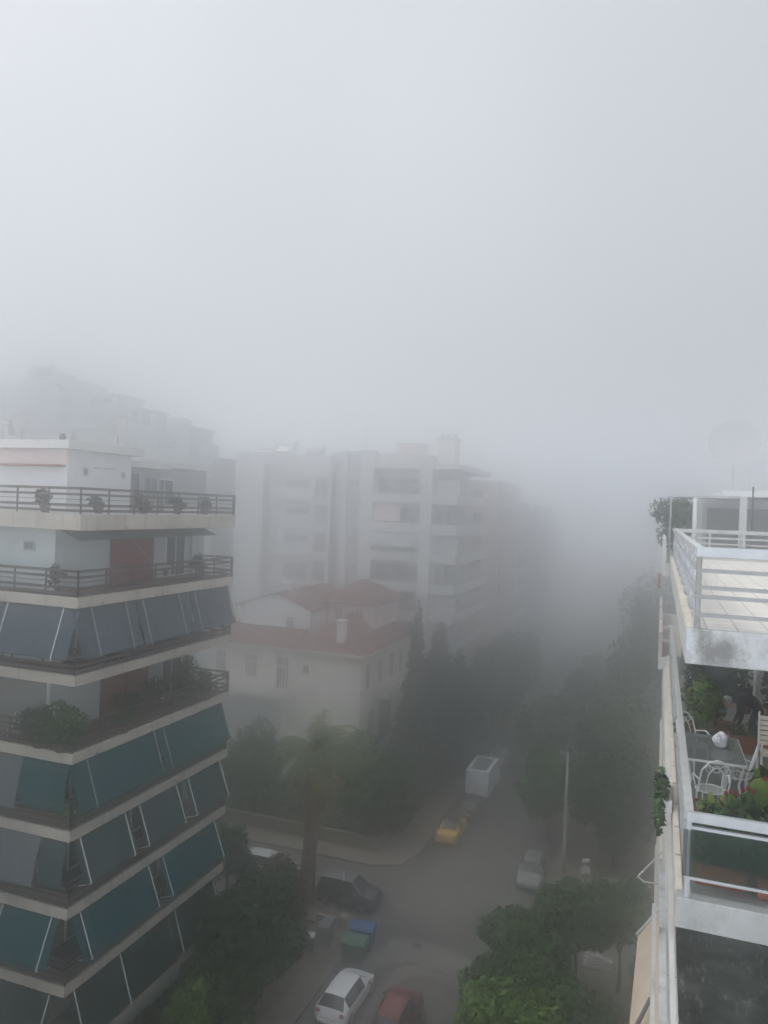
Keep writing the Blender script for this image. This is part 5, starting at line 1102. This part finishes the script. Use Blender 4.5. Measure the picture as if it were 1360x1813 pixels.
gt = MB(); x_ = 0.04
while x_ < 1.08: gt.box(x_, x_ + 0.035, 51.88, 51.92, 0.08, 1.3); x_ += 0.1
gt.box(0.0, 1.1, 51.87, 51.93, 0.12, 0.18).box(0.0, 1.1, 51.87, 51.93, 1.2, 1.26); gt.build('gate', M['grey_metal'], FN)
MB().box(1.4, 14, 51.8, 52.0, 0, 1.15).build('panel', M['box_tan2'], FN)
GW = thing('garden_wall', 'long low cream wall along the far side of the cross street before the house', 'wall', (-26, 51.6, 0))
gw = MB(); gw.box(-60, -18.4, 51.45, 51.7, 0, 1.0).box(-18.65, -18.4, 51.7, 62, 0, 1.0).box(-60, -18.35, 51.4, 51.75, 1.0, 1.08); gw.build('wall', mat('tan_wall', (0.2, 0.165, 0.125), 0.9, 0.2, 0.8, stain=(0.1, 0.1, 0.06), stain_amt=0.7), GW)
gr = MB(); x_ = -59
while x_ < -18.6: gr.box(x_, x_ + 0.03, 51.55, 51.58, 1.08, 1.7); x_ += 0.22
gr.box(-60, -18.4, 51.55, 51.58, 1.66, 1.7); gr.build('iron_rail', M['dark_metal'], GW)

# ------------------------------------------------------------------ trees
# left front garden
tree('large dark tree at the foot of the near left block, nearest the white hatchback', -18.4, 33.2, 6.4, 3.0, M['leaf_dark'], 9500, 0.25, 0.72, 44, name='garden_tree', frac=0.3)
tree('dark bushy tree between the near left block and the utility cabinet', -19.6, 37.2, 5.2, 2.4, M['leaf_dark'], 7000, 0.24, 0.75, 38, name='garden_tree', frac=0.3)
tree('dull reddish brown bushy tree near the corner, left of the palm base', -20.6, 39.4, 4.2, 2.0, M['leaf_red'], 3600, 0.22, 0.8, 14, name='garden_tree')
tree('small lighter green tree at the bottom edge beside the near left block', -18.1, 28.0, 4.3, 1.2, M['leaf_light'], 2200, 0.18, 0.6, 12, name='garden_tree')
tree('dark tree at the bottom edge behind the lighter small tree', -17.4, 29.6, 4.3, 1.6, M['leaf_dark'], 2600, 0.22, 0.75, 14, name='garden_tree')
tree('dark green tree at the lower balconies of the near left block, before the cross street', -24.4, 40.9, 5.0, 1.7, M['leaf_mid'], 3000, 0.24, 0.75, 14, name='garden_tree')
tree('low dark tree left of the palm trunk on the corner', -21.9, 41.6, 2.6, 1.2, M['leaf_dark'], 1800, 0.22, 0.85, 12, name='garden_tree')
# house garden
tree('round green tree behind the palm at left, before the house ground floor', -30.2, 54.5, 7.2, 3.0, M['leaf_mid'], 3600, 0.32, 0.72, 16, name='garden_tree')
tree('broad green tree in the house garden right behind the palm crown', -22.0, 57.0, 6.6, 3.0, M['leaf_mid'], 4000, 0.3, 0.8, 14, name='garden_tree')
tree('dark tree at the house garden corner beside the yellow car', -18.8, 55.6, 6.4, 2.8, M['leaf_dark'], 4400, 0.3, 0.85, 14, name='garden_tree')
tree('low tree at the house garden wall left of the yellow car', -20.3, 53.2, 4.2, 1.7, M['leaf_mid'], 2200, 0.26, 0.85, 12, name='garden_tree')
def conifer(label, x, y, h, r, n=4200):
    t = thing('cypress', label, 'tree', (x, y, 0), 0, 'cypresses on the left side of the street')
    MB().tube([(0, 0, 0), (0, 0, h * 0.9)], [0.2, 0.04], 7).build('trunk', M['trunk'], t, local=True)
    bl = []
    for i in range(22):
        f_ = 0.08 + 0.9 * i / 21; rr = r * (1 - f_) ** 0.7 * (0.9 + 0.3 * random.random()) * min(1, f_ * 6) + 0.12
        bl.append((random.uniform(-.25, .25) * rr, random.uniform(-.25, .25) * rr, h * f_, rr * 0.85, rr * 0.85, h * 0.06))
        if rr > 0.5: bl.append((random.uniform(-.6, .6) * rr, random.uniform(-.6, .6) * rr, h * f_, rr * 0.5, rr * 0.5, h * 0.07))
    leaf_mesh('crown', bl, n, 0.28, M['leaf_cypress'], t, up_bias=0.1)
conifer('slim pointed cypress, taller and left of the pair beside the house', -19.75, 64, 16.2, 1.9, 5600)
conifer('broad dark cypress right of the slim pointed one', -18.1, 65.8, 14.6, 3.5, 11000)
conifer('dense cypress filling the gap between the slim and the broad one', -18.6, 63.0, 12.0, 2.4, 5200)
conifer('shorter cypress on the street side of the broad one', -17.3, 70, 11.6, 3.2, 8000)
conifer('low dark cypress in front of the pair, above the yellow car', -19.2, 60.2, 9.4, 2.9, 6000)
for i, (x, y, h, r, lb) in enumerate(((-17.2, 76, 9.6, 3.2, 'hazy street tree just beyond the cypresses on the left pavement'), (-17.0, 84, 10, 3.4, 'hazy second street tree beyond the cypresses on the left'), (-16.8, 93, 10, 3.4, 'very faint street tree before the pinkish far block'), (-16.8, 103, 9.0, 3.0, 'last faint street tree on the left at the foggy end'))):
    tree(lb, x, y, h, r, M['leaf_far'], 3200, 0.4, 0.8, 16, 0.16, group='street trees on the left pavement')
# right pavement and gardens
RT = 'trees along the right side of the street'
tree('green tree on a thin dark trunk left of the STOP marking', -3.4, 41.2, 5.5, 2.6, M['leaf_mid'], 8600, 0.24, 0.55, 44, 0.1, group=RT, frac=0.3)
tree('green tree left of and before the thin trunked one, overhanging the road', -5.7, 38.0, 5.0, 2.6, M['leaf_mid'], 8400, 0.24, 0.75, 44, 0.1, group=RT, frac=0.3)
tree('slender tree on a thin dark trunk right of the STOP marking', -1.2, 41.6, 5.8, 2.2, M['leaf_mid'], 6000, 0.22, 0.48, 34, 0.09, group=RT, frac=0.3)
tree('bright yellow green tree at the bottom edge beside the red hatchback', -5.2, 30.8, 6.0, 2.4, M['leaf_light'], 9000, 0.19, 0.78, 48, 0.1, group=RT, frac=0.3)
tree('lower mid green tree behind the bright yellow green one', -3.6, 33.6, 5.0, 2.6, M['leaf_mid'], 6000, 0.2, 0.8, 16, 0.1, group=RT)
tree('thin see-through sapling leaning over the road beside the bright tree', -7.3, 35.0, 4.6, 1.1, M['leaf_mid'], 700, 0.16, 0.62, 12, 0.035, group=RT, frac=0.3)
tree('dark tree at the right kerb behind the silver car', -7.2, 59.5, 7.2, 3.2, M['leaf_mid'], 4600, 0.32, 0.75, 15, 0.14, group=RT)
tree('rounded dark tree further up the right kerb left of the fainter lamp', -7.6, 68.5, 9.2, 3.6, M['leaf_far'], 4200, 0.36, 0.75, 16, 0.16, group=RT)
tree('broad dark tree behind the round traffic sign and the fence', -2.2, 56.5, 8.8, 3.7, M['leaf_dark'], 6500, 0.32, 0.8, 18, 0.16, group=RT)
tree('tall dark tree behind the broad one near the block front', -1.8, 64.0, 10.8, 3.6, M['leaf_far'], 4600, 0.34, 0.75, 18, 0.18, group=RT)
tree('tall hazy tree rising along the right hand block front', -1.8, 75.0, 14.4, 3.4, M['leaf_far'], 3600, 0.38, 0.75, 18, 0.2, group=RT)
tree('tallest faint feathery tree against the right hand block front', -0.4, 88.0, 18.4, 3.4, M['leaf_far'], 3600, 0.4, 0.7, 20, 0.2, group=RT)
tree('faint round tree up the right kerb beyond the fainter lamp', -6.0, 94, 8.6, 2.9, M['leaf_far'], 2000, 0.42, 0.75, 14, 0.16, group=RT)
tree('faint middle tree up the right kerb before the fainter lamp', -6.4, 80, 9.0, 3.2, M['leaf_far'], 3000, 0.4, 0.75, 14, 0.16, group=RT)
def shrub(label, x, y, r, h, m, n=900, leaf=0.14):
    t = thing('shrub', label, 'shrub', (x, y, 0)); bl = blobs_in((0, 0, h * 0.5), (r, r, h * 0.5), 9, 0.5)
    st = MB()
    for b in bl[:5]: st.tube([(0, 0, 0), (b[0] * 0.5, b[1] * 0.5, b[2] * 0.6), b[:3]], [0.04, 0.03, 0.01], 5)
    st.build('stems', M['trunk'], t, local=True); leaf_mesh('foliage', bl, n, leaf, m, t)
shrub('yellowish shrub in front of the cream fence by the block front', -0.6, 50.4, 0.9, 2.0, M['leaf_yellow'])
shrub('dark shrub in the garden strip under the slender tree', -1.6, 38.9, 1.2, 1.3, M['leaf_dark'], 1600)
shrub('dark shrub in the garden strip left of the slender tree', -3.4, 38.2, 1.2, 1.2, M['leaf_dark'], 1600)
shrub('low dark shrub at the bottom edge beside the beige canvas', -1.0, 36.2, 1.2, 1.4, M['leaf_dark'], 1600)
shrub('low reddish shrub at the bottom edge of the right garden strip', -3.0, 35.8, 1.0, 1.0, M['leaf_red'], 1000)
shrub('narrow upright shrub beside the cross street, right of the slender tree', -0.4, 42.0, 0.35, 2.0, M['leaf_mid'], 500)
gc = leaf_mesh('ground_cover', [(-4.15 + 1.0 * (i % 5), 20 + 1.0 * (i // 5), 0.12, 0.9, 0.9, 0.22) for i in range(100)], 16000, 0.17, M['leaf_dark'], None); struct(gc, 'stuff', 'dark low ground cover under the right hand trees', 'ground cover')
gc = leaf_mesh('ground_cover', [(-22.0 + 0.9 * (i % 4), 20 + 1.1 * (i // 4), 0.1, 0.8, 0.9, 0.25) for i in range(76)], 12000, 0.17, M['leaf_dark'], None); struct(gc, 'stuff', 'dark low ground cover in the left front garden', 'ground cover')
gc = leaf_mesh('ground_cover', [(-44 + 1.6 * (i % 15), 53 + 1.8 * (i // 15), 0.1, 1.3, 1.3, 0.25) for i in range(75)], 9000, 0.28, M['leaf_mid'], None); struct(gc, 'stuff', 'green ground cover in the house garden', 'ground cover')

# palm on the corner
PT = thing('palm_tree', 'fan crowned palm with a skirt of dry brown fronds on the junction corner', 'palm', (-19.9, 42.9, 0.13))
tr = MB(); pts = [(0.5 * (i / 12) ** 1.3, 0.1 * i / 12, 9.4 * i / 12) for i in range(13)]
tr.tube(pts, [0.56 - 0.14 * min(1, i / 5) + 0.03 * (i % 2) for i in range(13)], 14); tr.build('trunk', M['palm_trunk'], PT, local=True)
top = Vector(pts[-1])
def frond(mb, az, el0, L, bend, wl):
    p = top.copy(); d_ = Vector((math.cos(az) * math.cos(el0), math.sin(az) * math.cos(el0), math.sin(el0))); seg = 9; sd = Vector((-math.sin(az), math.cos(az), 0)); prev = p.copy(); e_ = el0
    for i in range(seg):
        e_ -= bend / seg * (0.5 + i / seg); d_ = Vector((math.cos(az) * math.cos(e_), math.sin(az) * math.cos(e_), math.sin(e_)))
        p = prev + d_ * L / seg; mb.bar(prev, p, 0.035, 0.02)
        nrm = sd.cross(d_)
        if i > 1:
            for q in range(4):
                o_ = prev.lerp(p, q / 4); l_ = wl * (1 - abs((i + q / 4) / seg - 0.6) * 0.9)
                for s_ in (-1, 1):
                    tip = o_ + sd * s_ * l_ * random.uniform(0.7, 1) + d_ * l_ * 0.55 + Vector((0, 0, -l_ * random.uniform(0.1, 0.5)))
                    mb.add([o_ - d_ * 0.03, o_ + d_ * 0.04, tip], [(0, 1, 2)])
        prev = p
cr = MB()
for i in range(64): frond(cr, i * 2.4, R(random.uniform(0, 82)), random.uniform(2.6, 3.6), R(random.uniform(60, 125)), 0.75)
cr.build('crown', M['frond'], PT, local=True)
dr = MB()
for i in range(22): frond(dr, i * 2.4 + 0.3, R(random.uniform(-40, 0)), random.uniform(2.0, 2.8), R(random.uniform(60, 95)), 0.5)
dr.build('dry_fronds', M['frond_dry'], PT, local=True)
sk = MB()
for i in range(60): frond(sk, i * 2.4 + 0.7, R(random.uniform(-78, -50)), random.uniform(2.2, 4.2), R(random.uniform(15, 40)), 0.4)
sk.build('skirt', mat('brown_frond', (0.2, 0.135, 0.085), 0.9, 0.4, 1, leaf=True), PT, local=True)

# ------------------------------------------------------------------ fog
hz = MB().box(-400, 400, -50, 500, -2.0, 42.5).build('haze', None); struct(hz, 'stuff', 'thick grey morning fog filling the street', 'fog')
hm = bpy.data.materials.new('haze_air'); hm.use_nodes = True; t = hm.node_tree; t.nodes.clear()
o = t.nodes.new('ShaderNodeOutputMaterial'); v = t.nodes.new('ShaderNodeVolumePrincipled')
v.inputs['Color'].default_value = (0.98, 0.985, 0.992, 1); v.inputs['Density'].default_value = FOG; v.inputs['Anisotropy'].default_value = FOGG
t.links.new(v.outputs[0], o.inputs['Volume']); hz.data.materials.append(hm)
